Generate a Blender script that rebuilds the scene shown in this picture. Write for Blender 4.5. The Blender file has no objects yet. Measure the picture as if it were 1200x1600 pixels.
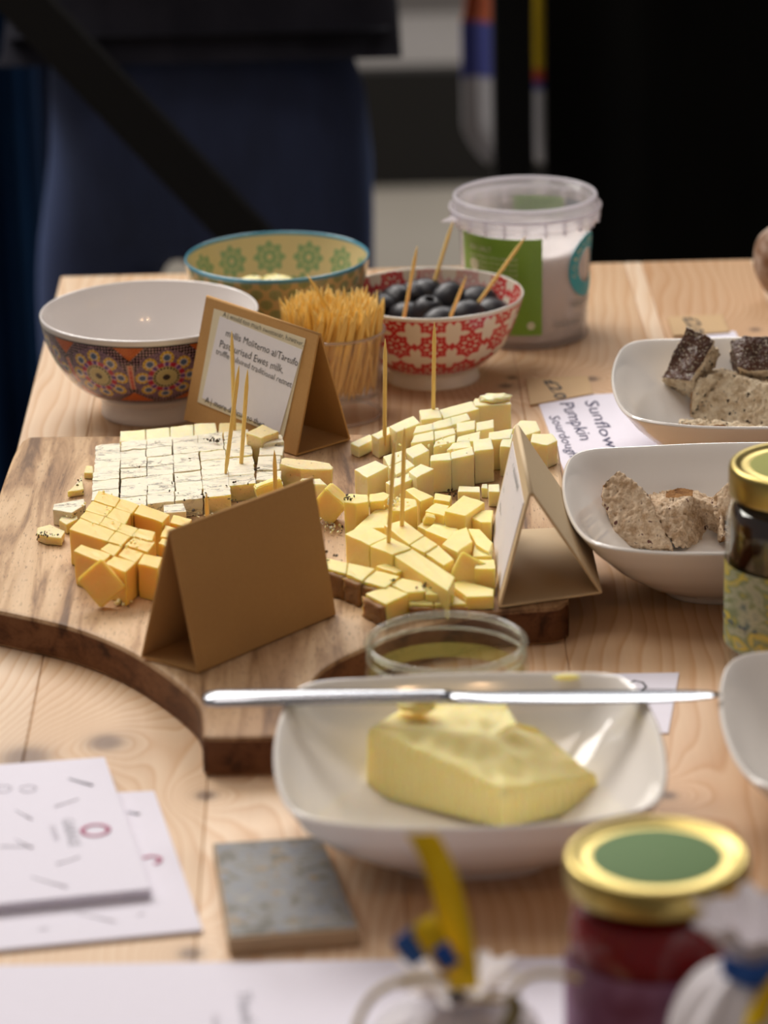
import bpy, bmesh, math, random
import numpy as np
from mathutils import Vector, Matrix, Euler, noise

R = math.radians
sc = bpy.context.scene
COL = sc.collection
random.seed(7)

# ------------------------------------------------------------------ camera
T = 0.75                      # table top height
CH = 0.655                    # camera height above the table
PITCH, ROLL, FPX = R(19.6), R(-1.3), 5500.0
_fw = Vector((0, math.cos(PITCH), -math.sin(PITCH)))
_rt0 = Vector((1, 0, 0)); _up0 = _rt0.cross(_fw)
_rt = math.cos(ROLL) * _rt0 + math.sin(ROLL) * _up0
_up = -math.sin(ROLL) * _rt0 + math.cos(ROLL) * _up0
CAM = Vector((0, 0, T + CH))
cam = bpy.data.cameras.new('camera')
cam.sensor_fit = 'HORIZONTAL'; cam.sensor_width = 36; cam.lens = FPX * 36 / 1200
cam.clip_start = .05; cam.clip_end = 60
cam.dof.use_dof = True; cam.dof.focus_distance = 1.90; cam.dof.aperture_fstop = 165 / 17
camo = bpy.data.objects.new('camera', cam); COL.objects.link(camo)
camo.matrix_world = Matrix(((_rt.x, _up.x, -_fw.x, CAM.x), (_rt.y, _up.y, -_fw.y, CAM.y),
                            (_rt.z, _up.z, -_fw.z, CAM.z), (0, 0, 0, 1)))
sc.camera = camo

# ------------------------------------------------------------------ light
sc.view_settings.view_transform = 'Standard'; sc.view_settings.look = 'None'
sc.view_settings.exposure = 0.0; sc.view_settings.gamma = 1; sc.view_settings.use_curve_mapping = False
w = bpy.data.worlds.new('world'); sc.world = w; w.use_nodes = True
w.node_tree.nodes['Background'].inputs[0].default_value = (.95, .84, .80, 1)
w.node_tree.nodes['Background'].inputs[1].default_value = .16

def area(name, loc, target, sx, sy, power, color):
    l = bpy.data.lights.new(name, 'AREA'); l.shape = 'RECTANGLE'; l.size = sx; l.size_y = sy
    l.energy = power; l.color = color
    o = bpy.data.objects.new(name, l); COL.objects.link(o); o.location = loc
    o.rotation_euler = (Vector(target) - Vector(loc)).to_track_quat('-Z', 'Y').to_euler()
    return o
area('key_light', (-1.0, 3.45, 2.6), (0, 1.75, T), 1.9, 1.1, 68, (1.0, .95, .90))  # broad soft key from the upper back left
area('overhead_light', (-.5, 1.9, 2.9), (0, 1.7, T), 1.0, .8, 11, (1.0, .92, .86))
area('pavement_fill', (.6, 5.3, 3.2), (.2, 5.1, 0), 2.4, 1.2, 95, (1.0, .98, .95))  # added fill lamp that brightens the background pavement and steps
for nm, loc in (('warm_bulb', (.05, .05, 2.35)), ('warm_bulb', (.35, .05, 2.35))):
    l = bpy.data.lights.new(nm, 'POINT'); l.energy = 3.2; l.color = (1, .62, .32); l.shadow_soft_size = .035
    o = bpy.data.objects.new(nm, l); COL.objects.link(o); o.location = loc

# ------------------------------------------------------------------ helpers
def ray(px, py):
    return (_fw * FPX + _rt * (px - 600) + _up * (800 - py)).normalized()
def at(px, py, h=0.0):                       # point on the horizontal plane h above the table
    d = ray(px, py); t = (T + h - CAM.z) / d.z
    return CAM + d * t
def at_y(px, py, Y):
    d = ray(px, py); return CAM + d * (Y / d.y)
def on_plane(px, py, o, n):
    d = ray(px, py); return CAM + d * ((o - CAM).dot(n) / d.dot(n))

def tag(o, label=None, cat=None, group=None, kind=None):
    if label: o['label'] = label
    if cat: o['category'] = cat
    if group: o['group'] = group
    if kind: o['kind'] = kind
    return o
def thing(name, label, cat, loc, group=None):
    o = bpy.data.objects.new(name, None); COL.objects.link(o); o.empty_display_size = .01
    o.location = loc; return tag(o, label, cat, group)
def wloc(o):
    v = Vector(o.location)
    while o.parent: o = o.parent; v += Vector(o.location)
    return v
def mk(name, verts, faces, mat, parent=None, loc=None, smooth=False, mats=None, fm=None):
    """verts are world coordinates; links ONE mesh object"""
    if parent is not None: off = wloc(parent)
    else: off = Vector(loc) if loc is not None else Vector((0, 0, 0))
    me = bpy.data.meshes.new(name)
    a = np.array([tuple(v) for v in verts], dtype=float) - np.array(off)
    me.from_pydata(a.tolist(), [], faces)
    for m in (mats or [mat]): me.materials.append(m)
    if fm is not None: me.polygons.foreach_set('material_index', fm)
    if smooth: me.polygons.foreach_set('use_smooth', [True] * len(me.polygons))
    me.update()
    o = bpy.data.objects.new(name, me); COL.objects.link(o)
    if parent is not None: o.parent = parent
    else: o.location = off
    return o
def mk_bm(name, bm, mat, parent=None, loc=None, smooth=False, mats=None):
    bm.normal_update()
    bm.verts.index_update()
    vs = [v.co.copy() for v in bm.verts]; fs = [[v.index for v in f.verts] for f in bm.faces]
    fm = [f.material_index for f in bm.faces]
    sm = [f.smooth for f in bm.faces]; bm.free()
    o = mk(name, vs, fs, mat, parent, loc, smooth, mats, fm)
    if not smooth and any(sm): o.data.polygons.foreach_set('use_smooth', sm)
    return o
def bm_prism(bm, bottom, top, bevel=0, seg=2):
    n = len(top)
    b = [bm.verts.new(v) for v in bottom]; t = [bm.verts.new(v) for v in top]
    fs = [bm.faces.new(t), bm.faces.new(b[::-1])]
    for i in range(n):
        j = (i + 1) % n; fs.append(bm.faces.new((b[i], b[j], t[j], t[i])))
    bmesh.ops.recalc_face_normals(bm, faces=fs)
    if bevel:
        es = {e for f in fs for e in f.edges}
        bmesh.ops.bevel(bm, geom=list(es), offset=bevel, segments=seg, affect='EDGES', profile=.6)
    return bm
def bm_box(bm, c, s, rot=None, bevel=0, seg=2):
    M = Matrix.Translation(c) @ (Euler(rot).to_matrix().to_4x4() if rot else Matrix())
    r = bmesh.ops.create_cube(bm, size=1, matrix=M @ Matrix.Diagonal((s[0], s[1], s[2], 1)))
    if bevel:
        es = {e for v in r['verts'] for e in v.link_edges}
        bmesh.ops.bevel(bm, geom=list(es), offset=bevel, segments=seg, affect='EDGES', profile=.6)
def ccw(p):
    a = sum(p[i].x * p[(i + 1) % len(p)].y - p[(i + 1) % len(p)].x * p[i].y for i in range(len(p)))
    return p if a > 0 else p[::-1]
def lathe_data(prof, n, c, a0=0, a1=2 * math.pi):
    full = abs(a1 - a0 - 2 * math.pi) < 1e-6
    m = n if full else n + 1
    vs = []; fs = []
    for (r, z) in prof:
        for k in range(m):
            a = a0 + (a1 - a0) * k / n
            vs.append((c[0] + r * math.cos(a), c[1] + r * math.sin(a), c[2] + z))
    for i in range(len(prof) - 1):
        for k in range(n):
            k2 = (k + 1) % m
            fs.append((i * m + k, i * m + k2, (i + 1) * m + k2, (i + 1) * m + k))
    return vs, fs
def lathe(name, prof, n, c, mat, parent=None, loc=None, smooth=True, a0=0, a1=2 * math.pi, flip=False):
    vs, fs = lathe_data(prof, n, c, a0, a1)
    if flip: fs = [f[::-1] for f in fs]
    return mk(name, vs, fs, mat, parent, loc, smooth)
def dense(prof, step):
    out = [prof[0]]
    for a, b in zip(prof, prof[1:]):
        k = max(1, int(math.hypot(b[0] - a[0], b[1] - a[1]) / step))
        for i in range(1, k + 1): out.append((a[0] + (b[0] - a[0]) * i / k, a[1] + (b[1] - a[1]) * i / k))
    return out
def spline(pts, k=8):
    """catmull-rom through 2-D/3-D points"""
    P = [Vector(p) for p in pts]; P = [P[0] * 2 - P[1]] + P + [P[-1] * 2 - P[-2]]
    out = []
    for i in range(1, len(P) - 2):
        for j in range(k):
            t = j / k; a, b, c, d = P[i - 1:i + 3]
            out.append(.5 * ((2 * b) + (c - a) * t + (2 * a - 5 * b + 4 * c - d) * t * t + (3 * b - a - 3 * c + d) * t ** 3))
    out.append(P[-2]); return out
def tube(name, pts, rad, mat, parent=None, loc=None, n=8, caps=True, flat=1.0):
    pts = [Vector(p) for p in pts]; m = len(pts)
    rad = rad if isinstance(rad, (list, tuple)) else [rad] * m
    vs = []; fs = []; ref = Vector((0, 0, 1))
    for i, p in enumerate(pts):
        d = (pts[min(i + 1, m - 1)] - pts[max(i - 1, 0)]).normalized()
        if abs(d.dot(ref)) > .95: ref = Vector((1, 0, 0))
        x = d.cross(ref).normalized(); y = x.cross(d)
        ref = y
        for k in range(n):
            a = 2 * math.pi * k / n; vs.append(p + (x * math.cos(a) + y * math.sin(a) * flat) * rad[i])
    for i in range(m - 1):
        for k in range(n):
            k2 = (k + 1) % n; fs.append((i * n + k, i * n + k2, (i + 1) * n + k2, (i + 1) * n + k))
    if caps: fs += [tuple(range(n))[::-1], tuple((m - 1) * n + k for k in range(n))]
    return mk(name, vs, fs, mat, parent, loc, True)
def color_attr(o, cols):
    me = o.data; a = me.color_attributes.new('Col', 'FLOAT_COLOR', 'POINT')
    c = np.ones((len(me.vertices), 4), dtype=np.float32); c[:, :3] = cols
    a.data.foreach_set('color', c.ravel())

# ------------------------------------------------------------------ materials
def lin(r, g, b):
    f = lambda c: (c / 255 / 12.92) if c <= 10 else ((c / 255 + .055) / 1.055) ** 2.4
    return (f(r), f(g), f(b), 1)
class NT:
    def __init__(s, name):
        s.m = bpy.data.materials.new(name); s.m.use_nodes = True; s.t = s.m.node_tree
        s.b = s.t.nodes['Principled BSDF']; s.out = s.t.nodes['Material Output']
    def n(s, kind, **kw):
        x = s.t.nodes.new(kind)
        for k, v in kw.items():
            if k.startswith('_'): x.inputs[k[1:].replace('__', ' ')].default_value = v
            else: setattr(x, k, v)
        return x
    def l(s, a, b): s.t.links.new(a, b)
    def pos(s, scale=(1, 1, 1), obj=False):
        g = s.n('ShaderNodeTexCoord').outputs['Object'] if obj else s.n('ShaderNodeNewGeometry').outputs['Position']
        m = s.n('ShaderNodeMapping'); m.inputs['Scale'].default_value = scale
        s.l(g, m.inputs['Vector']); return m.outputs[0]
    def noise(s, vec, scale, detail=4, rough=.55, dist=0):
        x = s.n('ShaderNodeTexNoise'); x.inputs['Scale'].default_value = scale; x.inputs['Detail'].default_value = detail
        x.inputs['Roughness'].default_value = rough; x.inputs['Distortion'].default_value = dist
        s.l(vec, x.inputs['Vector']); return x.outputs['Fac']
    def vor(s, vec, scale, feature='F1'):
        x = s.n('ShaderNodeTexVoronoi'); x.feature = feature; x.inputs['Scale'].default_value = scale
        s.l(vec, x.inputs['Vector']); return x.outputs['Distance']
    def ramp(s, fac, stops, interp='LINEAR'):
        x = s.n('ShaderNodeValToRGB'); x.color_ramp.interpolation = interp
        e = x.color_ramp.elements
        while len(e) < len(stops): e.new(.5)
        for k, (p, c) in enumerate(stops): e[k].position = p; e[k].color = c if len(c) == 4 else (*c, 1)
        s.l(fac, x.inputs['Fac']); return x.outputs['Color']
    def mix(s, fac, a, b, mode='MIX'):
        x = s.n('ShaderNodeMix'); x.data_type = 'RGBA'; x.blend_type = mode
        for v, i in ((fac, 0), (a, 6), (b, 7)):
            if hasattr(v, 'is_linked') or isinstance(v, bpy.types.NodeSocket): s.l(v, x.inputs[i])
            else: x.inputs[i].default_value = v
        return x.outputs[2]
    def math(s, op, a, b=0, c=None):
        x = s.n('ShaderNodeMath'); x.operation = op
        for v, i in ((a, 0), (b, 1), (c, 2)):
            if v is None: continue
            if isinstance(v, bpy.types.NodeSocket): s.l(v, x.inputs[i])
            else: x.inputs[i].default_value = v
        return x.outputs[0]
    def bump(s, h, strength=.3, dist=.001):
        x = s.n('ShaderNodeBump'); x.inputs['Strength'].default_value = strength; x.inputs['Distance'].default_value = dist
        s.l(h, x.inputs['Height']); s.l(x.outputs[0], s.b.inputs['Normal'])
    def set(s, **kw):
        for k, v in kw.items():
            k = k.replace('_', ' ')
            i = s.b.inputs[k]
            if isinstance(v, bpy.types.NodeSocket): s.l(v, i)
            else: i.default_value = v
        return s
def plain(name, c, rough=.5, metal=0, sss=0, **kw):
    m = NT(name); m.set(Base_Color=c, Roughness=rough, Metallic=metal)
    if sss: m.b.inputs['Subsurface Weight'].default_value = sss; m.b.inputs['Subsurface Radius'].default_value = (.006, .004, .002); m.b.inputs['Subsurface Scale'].default_value = 1
    for k, v in kw.items(): m.b.inputs[k.replace('_', ' ')].default_value = v
    return m
def attr_mat(name, rough=.15, coat=.0, sheen=None):
    m = NT(name); a = m.n('ShaderNodeVertexColor'); a.layer_name = 'Col'
    m.set(Base_Color=a.outputs[0], Roughness=rough); m.b.inputs['Coat Weight'].default_value = coat
    return m.m
def clear_mat(name, tint=(1, 1, 1, 1), body=0.0, bodycol=(1, 1, 1, 1), gloss=.04, ior=1.45):
    """thin clear plastic or glass: lets light straight through, with a Fresnel shine and optional milky body"""
    m = NT(name); m.t.nodes.remove(m.b)
    tr = m.n('ShaderNodeBsdfTransparent'); tr.inputs[0].default_value = tint
    gl = m.n('ShaderNodeBsdfGlossy'); gl.inputs['Roughness'].default_value = gloss
    lw = m.n('ShaderNodeLayerWeight'); lw.inputs['Blend'].default_value = .5
    f0 = ((ior - 1) / (ior + 1)) ** 2
    frs = m.math('MULTIPLY_ADD', m.math('POWER', lw.outputs['Facing'], 5.0), .6, f0)
    cur = tr.outputs[0]
    if body:
        df = m.n('ShaderNodeBsdfDiffuse'); df.inputs[0].default_value = bodycol
        tl = m.n('ShaderNodeBsdfTranslucent'); tl.inputs[0].default_value = bodycol
        dm = m.n('ShaderNodeMixShader'); dm.inputs[0].default_value = .5; m.l(df.outputs[0], dm.inputs[1]); m.l(tl.outputs[0], dm.inputs[2])
        mx = m.n('ShaderNodeMixShader'); mx.inputs[0].default_value = body
        m.l(cur, mx.inputs[1]); m.l(dm.outputs[0], mx.inputs[2]); cur = mx.outputs[0]
    mx = m.n('ShaderNodeMixShader'); m.l(frs, mx.inputs[0]); m.l(cur, mx.inputs[1]); m.l(gl.outputs[0], mx.inputs[2])
    m.l(mx.outputs[0], m.out.inputs[0]); return m.m

def pine(name):
    m = NT(name); info = m.n('ShaderNodeObjectInfo')
    p = m.pos((1, .06, 1)); dist = m.noise(m.pos((1, .22, 1)), 9, 3)
    sep = m.n('ShaderNodeSeparateXYZ'); m.l(m.n('ShaderNodeNewGeometry').outputs['Position'], sep.inputs[0])
    x, y = sep.outputs[0], sep.outputs[1]
    knots = [at(165, 1160), at(322, 1243), at(790, 603), at(925, 592), at(1180, 515), at(298, 1490), at(40, 1185), at(1044, 1243), at(800, 590)]
    sizes = [.0085, .0045, .004, .004, .0035, .005, .012, .004, .003]
    acc = None; dark = None
    for k, s in zip(knots, sizes):
        dx = m.math('DIVIDE', m.math('SUBTRACT', x, k.x), s); dy = m.math('DIVIDE', m.math('SUBTRACT', y, k.y), s * 1.15)
        d2 = m.math('ADD', m.math('MULTIPLY', dx, dx), m.math('MULTIPLY', dy, dy))
        g = m.math('DIVIDE', 1, m.math('ADD', m.math('MULTIPLY', d2, .12), 1))      # wide halo that bends the rings
        kk = m.math('GREATER_THAN', 1.0, d2)
        kk = m.math('DIVIDE', 1, m.math('ADD', m.math('POWER', d2, 2.2), 1))
        acc = g if acc is None else m.math('ADD', acc, g)
        dark = kk if dark is None else m.math('MAXIMUM', dark, kk)
    ring = m.math('ADD', m.math('ADD', m.math('MULTIPLY', x, 1.0), m.math('MULTIPLY', dist, .085)), m.math('MULTIPLY', acc, .055))
    ring = m.math('ADD', ring, m.math('MULTIPLY', info.outputs['Random'], 3.0))
    wv = m.math('FRACT', m.math('MULTIPLY', ring, 135))
    c1 = m.ramp(wv, [(0, (.0, .0, .0)), (.62, (.42, .42, .42)), (.86, (1, 1, 1)), (1, (0, 0, 0))])
    streak = m.noise(m.pos((1, .02, 1)), 420, 3)
    base = m.mix(m.noise(m.pos((1, .25, 1)), 14, 2), (.68, .49, .32, 1), (.86, .70, .52, 1))
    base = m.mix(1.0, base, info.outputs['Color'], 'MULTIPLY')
    late = m.mix(1.0, base, (.78, .60, .42, 1), 'MULTIPLY')
    c = m.mix(m.math('MULTIPLY', c1, .75), base, late)
    c = m.mix(m.math('MULTIPLY', streak, .25), c, m.mix(1.0, c, (.62, .5, .4, 1), 'MULTIPLY'))
    c = m.mix(m.math('MULTIPLY', dark, .85), c, (.15, .085, .055, 1))
    m.set(Base_Color=c, Roughness=.5); m.b.inputs['Specular IOR Level'].default_value = .35; m.bump(streak, .12, .0004); return m.m

def acacia(name):
    m = NT(name)
    n1 = m.noise(m.pos((1, .09, 1)), 85, 5, .62, .5); n2 = m.noise(m.pos((1, .03, 1)), 600, 3); n3 = m.noise(m.pos((1, .22, 1)), 15, 3)
    c = m.ramp(n1, [(.33, (.17, .09, .04)), (.43, (.44, .265, .13)), (.52, (.64, .43, .24)), (.70, (.76, .55, .34))])
    c = m.mix(m.ramp(n3, [(.44, (0, 0, 0)), (.60, (1, 1, 1))]), c, m.mix(1.0, c, (.66, .58, .52, 1), 'MULTIPLY'))
    pores = m.ramp(m.noise(m.pos((1, .16, 1)), 900, 2), [(.60, (0, 0, 0)), (.68, (1, 1, 1))])
    c = m.mix(m.math('MULTIPLY', pores, .55), c, (.13, .07, .035, 1))
    c = m.mix(m.math('MULTIPLY', n2, .2), c, (.25, .14, .07, 1))
    scr = m.ramp(m.noise(m.pos((.05, 1, 1)), 700, 2), [(.66, (0, 0, 0)), (.72, (1, 1, 1))])
    c = m.mix(m.math('MULTIPLY', scr, .25), c, (.2, .12, .07, 1))
    # board side walls: slightly darker end grain, plus shade painted into the colour
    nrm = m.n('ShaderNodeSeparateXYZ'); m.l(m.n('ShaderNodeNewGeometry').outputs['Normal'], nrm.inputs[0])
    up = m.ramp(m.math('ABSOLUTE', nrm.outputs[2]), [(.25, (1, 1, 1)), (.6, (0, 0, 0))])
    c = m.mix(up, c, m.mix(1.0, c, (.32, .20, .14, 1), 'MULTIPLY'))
    m.set(Base_Color=c, Roughness=.55); m.b.inputs['Specular IOR Level'].default_value = .25; m.bump(pores, -.2, .0003); return m.m

def cheese(name, a, b, spot=None, rough=.42, bump=.25):
    m = NT(name); p = m.pos()
    n = m.noise(p, 160, 4); c = m.mix(n, a, b)
    if spot:
        v = m.ramp(m.noise(p, 420, 3), [(.66, (0, 0, 0)), (.72, (1, 1, 1))]); c = m.mix(m.math('MULTIPLY', v, .8), c, spot)
    m.set(Base_Color=c, Roughness=rough); m.b.inputs['Subsurface Weight'].default_value = .75
    m.b.inputs['Subsurface Radius'].default_value = (.0075, .0045, .0012); m.b.inputs['Subsurface Scale'].default_value = 1.0
    m.bump(m.noise(p, 600, 3), bump, .0005); return m.m
def truffle(name):
    m = NT(name); p = m.pos((.55, 1.5, 1.5))
    n = m.noise(m.pos(), 140, 4)
    c = m.mix(n, (.83, .75, .54, 1), (.89, .82, .65, 1))
    v = m.noise(p, 60, 5, .60, .6)
    vein = m.ramp(v, [(.475, (0, 0, 0)), (.495, (1, 1, 1)), (.505, (1, 1, 1)), (.525, (0, 0, 0))])
    gate = m.ramp(m.noise(m.pos((1, 1.6, 1)), 55, 2), [(.38, (.15, .15, .15)), (.54, (1, 1, 1))])
    flecks = m.ramp(m.noise(m.pos((.6, 1.2, 1)), 520, 2), [(.67, (0, 0, 0)), (.70, (1, 1, 1))])
    k = m.math('MAXIMUM', m.math('MULTIPLY', vein, m.math('MULTIPLY', gate, .75)), m.math('MULTIPLY', flecks, m.math('MULTIPLY', gate, .7)))
    c = m.mix(k, c, (.10, .085, .07, 1))
    m.set(Base_Color=c, Roughness=.6); m.b.inputs['Subsurface Weight'].default_value = .3
    m.b.inputs['Subsurface Radius'].default_value = (.003, .002, .001); m.b.inputs['Subsurface Scale'].default_value = 1
    m.bump(m.noise(m.pos((.6, 1.4, 1)), 380, 4), .5, .0008); return m.m
def crumbmat(name, a, b, seed, seedamt=.63, scale=260):
    m = NT(name); p = m.pos()
    c = m.mix(m.ramp(m.noise(p, 170, 5, .65), [(.38, (0, 0, 0)), (.60, (1, 1, 1))]), tuple(x * .8 for x in a[:3]) + (1,), b)
    s = m.ramp(m.noise(p, scale, 2), [(seedamt, (0, 0, 0)), (seedamt + .05, (1, 1, 1))])
    c = m.mix(s, c, seed)
    pores = m.vor(p, 420)
    c = m.mix(m.ramp(pores, [(.1, (.5, .5, .5)), (.3, (0, 0, 0))]), c, m.mix(1., c, (.6, .5, .4, 1), 'MULTIPLY'))
    m.set(Base_Color=c, Roughness=.85); m.b.inputs['Specular IOR Level'].default_value = .2
    m.bump(m.noise(p, 420, 5, .75), 1.0, .0018); return m.m
def crust(name):
    m = NT(name); p = m.pos()
    c = m.mix(m.noise(p, 110, 3), (.022, .010, .006, 1), (.12, .038, .012, 1))
    v = m.vor(p, 620); s = m.ramp(v, [(.28, (1, 1, 1)), (.40, (0, 0, 0))]); g = m.ramp(m.noise(p, 500, 1), [(.44, (0, 0, 0)), (.48, (1, 1, 1))])
    c = m.mix(m.math('MULTIPLY', s, m.math('MULTIPLY', g, .9)), c, (.42, .36, .26, 1))
    m.set(Base_Color=c, Roughness=.45); m.bump(s, .8, .0008); return m.m
def paper(name, c, rough=.75, am=.05):
    m = NT(name); p = m.pos(); n = m.noise(p, 250, 4)
    m.set(Base_Color=m.mix(m.math('MULTIPLY', n, 1), c, tuple(x * (1 - am) for x in c[:3]) + (1,)), Roughness=rough)
    m.bump(m.noise(p, 900, 3), .15, .0003); return m.m
def kraft(name):
    m = NT(name); p = m.pos((1, 1, 1))
    n = m.noise(p, 700, 4, .6); n2 = m.noise(p, 40, 3)
    c = m.mix(n, (.48, .26, .085, 1), (.57, .335, .13, 1)); c = m.mix(m.math('MULTIPLY', n2, .4), c, (.37, .20, .08, 1))
    m.set(Base_Color=c, Roughness=.8); m.b.inputs['Specular IOR Level'].default_value = .25
    m.bump(n, .2, .0003); return m.m
def fabric(name, a, b, scale=30, rough=.9):
    m = NT(name); c = m.mix(m.ramp(m.noise(m.pos((1, 1, .4)), scale, 3), [(.35, (0, 0, 0)), (.7, (1, 1, 1))]), a, b)
    m.set(Base_Color=c, Roughness=rough); m.b.inputs['Specular IOR Level'].default_value = .1
    m.bump(m.noise(m.pos(), 900, 2), .2, .0006); return m.m

M = dict(
    pine=pine('pine_stave'), board=acacia('acacia_board'),
    truffle=truffle('truffle_cheese'),
    cheddar=cheese('orange_cheese', (.90, .57, .13, 1), (.93, .64, .19, 1)),
    yellow=cheese('yellow_cheese', (.93, .70, .22, 1), (.95, .77, .31, 1)),
    pale=cheese('pale_cheese', (.94, .785, .42, 1), (.96, .85, .54, 1)),
    tyellow=cheese('truffle_rind_yellow', (.76, .60, .27, 1), (.84, .70, .37, 1), (.22, .14, .06, 1), bump=.6),
    rind=cheese('brown_rind', (.16, .075, .025, 1), (.40, .22, .09, 1), (.07, .05, .035, 1), .7, .9),
    herb=plain('herb', (.075, .055, .03, 1), .8).m, peel=plain('mushroom_peel', (.34, .25, .19, 1), .7).m,
    kraft=kraft('kraft_card'), note=paper('note_paper', lin(232, 228, 232)), strip=paper('cream_paper', lin(222, 210, 180)),
    white_paper=paper('white_paper', lin(232, 228, 240)), tagc=paper('kraft_tag', lin(205, 172, 128)),
    palekraft=paper('pale_card', lin(212, 188, 150)),
    ink=plain('black_ink', (.02, .02, .022, 1), .6).m, blue_ink=plain('blue_ink', (.035, .03, .10, 1), .6).m,
    porcelain=plain('white_porcelain', (.86, .82, .77, 1), .12, **{'Coat Weight': .3}).m,
    glazed=attr_mat('patterned_glaze', .14, .4), matte_print=attr_mat('printed_surface', .45),
    pick=None, butter=cheese('butter', (.98, .77, .27, 1), (.99, .85, .42, 1), rough=.6, bump=.2),
    olive=plain('black_olive', (.012, .011, .016, 1), .42).m,
    olive_in=plain('olive_hole', (.006, .005, .006, 1), .6).m,
    pickle=cheese('pickle', (.62, .56, .20, 1), (.80, .73, .38, 1), rough=.25),
    steel=None, gold=None,
    clear=clear_mat('clear_plastic', (.97, .955, .95, 1), .07, (.9, .86, .84, 1), .08),
    glass=clear_mat('jar_glass', (.97, .98, .95, 1), .0, gloss=.03, ior=1.5),
    glassrim=clear_mat('thick_glass', (.93, .94, .88, 1), .16, (.86, .88, .78, 1), gloss=.05, ior=1.6),
    oil=clear_mat('oil_film', (.93, .93, .68, 1), .3, (.66, .60, .16, 1), gloss=.05),
    milky=clear_mat('milky_plastic', (.96, .96, .98, 1), .28, (.94, .92, .92, 1), .15),
    milky2=clear_mat('milky_rib', (.9, .9, .94, 1), .6, (.9, .88, .92, 1), .2),
    salt=paper('salt', lin(238, 230, 224), .8),
    green=paper('green_print', lin(128, 176, 62), .4), white_print=plain('white_print', (.75, .8, .62, 1), .5).m,
    teal=plain('teal_print', lin(20, 168, 190), .4).m, slate_print=plain('slate_print', (.10, .14, .17, 1), .5).m, grey_print=plain('grey_print', (.33, .36, .38, 1), .5).m,
    crumb=crumbmat('seeded_crumb', (.78, .58, .36, 1), (.90, .76, .55, 1), (.05, .03, .02, 1), .62, 300),
    crumb2=crumbmat('fruit_crumb', (.74, .50, .30, 1), (.90, .72, .52, 1), (.20, .09, .07, 1), .64, 170),
    crust=crust('seeded_crust'), crust2=crumbmat('thin_crust', (.30, .13, .04, 1), (.42, .21, .07, 1), (.12, .05, .02, 1)),
    black=plain('black_paint', (.002, .002, .002, 1), .9).m, blackcloth=fabric('black_cloth', (.004, .004, .0035, 1), (.007, .007, .006, 1), 12),
)
_m = NT('toothpick_wood'); _m.set(Base_Color=_m.mix(_m.noise(_m.pos((1, 1, .3), True), 900, 3), (.88, .58, .15, 1), (.95, .70, .25, 1)), Roughness=.55); M['pick'] = _m.m
_m = plain('brushed_steel', (.38, .39, .42, 1), .22, 1); M['steel'] = _m.m
_m = plain('gold_lid', (.44, .34, .11, 1), .34, 1); M['gold'] = _m.m

# ------------------------------------------------------------------ setting
def box_obj(name, lo, hi, mat, parent=None, bevel=0, loc=None):
    bm = bmesh.new(); lo = Vector(lo); hi = Vector(hi)
    bm_box(bm, (lo + hi) / 2, hi - lo, None, bevel); return mk_bm(name, bm, mat, parent, loc if loc is not None else (None if parent else ((lo.x + hi.x) / 2, (lo.y + hi.y) / 2, lo.z)))
m = NT('pavement'); m.set(Base_Color=m.mix(m.noise(m.pos(), 3, 4), (.20, .175, .14, 1), (.27, .24, .20, 1)), Roughness=.9); m.bump(m.noise(m.pos(), 60, 4), .3, .003)
tag(box_obj('floor', (-4, -1.5, -.05), (4, 9, 0), m.m), kind='structure')
m2 = NT('step_stone'); m2.set(Base_Color=m2.mix(m2.noise(m2.pos(), 5, 4), (.16, .145, .13, 1), (.21, .19, .18, 1)), Roughness=.8)
tag(box_obj('trim_1', (-4, 5.5, 0), (4, 5.52, .19), plain('black_kickboard', (.006, .005, .004, 1), .7).m), kind='structure')
tag(box_obj('trim_2', (-4, 5.52, 0), (4, 5.92, .195), m2.m), kind='structure')
tag(box_obj('trim_3', (-4, 5.92, 0), (4, 6.4, .40), m2.m), kind='structure')
tag(box_obj('wall_back', (-4, 6.4, 0), (4, 6.5, 2.2), plain('dark_wall', (.035, .032, .03, 1), .8).m), kind='structure')

# ---- table
TE = R(.55)
BLc = at(95, 432)
ex = Vector((math.cos(TE), math.sin(TE), 0)); ey = Vector((-math.sin(TE), math.cos(TE), 0))
def tb(u, v, z=0):                      # table coordinates: u to the right of the left edge, v back from the front
    p = BLc + ex * u + ey * v; p.z = T + z; return p
DEPTH = 1.32; WID = .87 * .9
table = thing('table', 'long table of pale knotty glued pine staves under the tasting display', 'table', (.2, 1.65, 0))
cuts = [0.0, .040, .127, .214, .301, .388, .400, .475, .492, .562, .649, .736, .823]
tones = [(1.0, 1, 1), (.98, .93, .86), (1.12, 1.12, 1.12), (.93, .84, .75), (.93, .83, .73), (1.14, 1.18, 1.25), (.88, .76, .65), (1.14, 1.18, 1.25), (.92, .83, .74), (.92, .82, .74), (.95, .9, .82), (.94, .9, .86), (1.0, 1, .98)]  # natural stave tones; right-hand ones also have the light falloff painted in
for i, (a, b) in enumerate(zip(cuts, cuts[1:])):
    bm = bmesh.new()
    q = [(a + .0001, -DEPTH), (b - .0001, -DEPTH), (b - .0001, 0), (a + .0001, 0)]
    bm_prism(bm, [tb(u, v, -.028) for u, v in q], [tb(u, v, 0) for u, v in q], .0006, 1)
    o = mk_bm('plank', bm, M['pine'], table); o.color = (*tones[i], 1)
# narrow bright sapwood strips let into two of the staves
legm = plain('black_table_leg', (.012, .011, .01, 1), .5).m
for u, v in ((.10, -.12), (.72, -.12), (.10, -1.2), (.72, -1.2)):
    c = tb(u, v); box_obj('leg', (c.x - .022, c.y - .022, 0), (c.x + .022, c.y + .022, T - .02), legm, table, .002)

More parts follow.
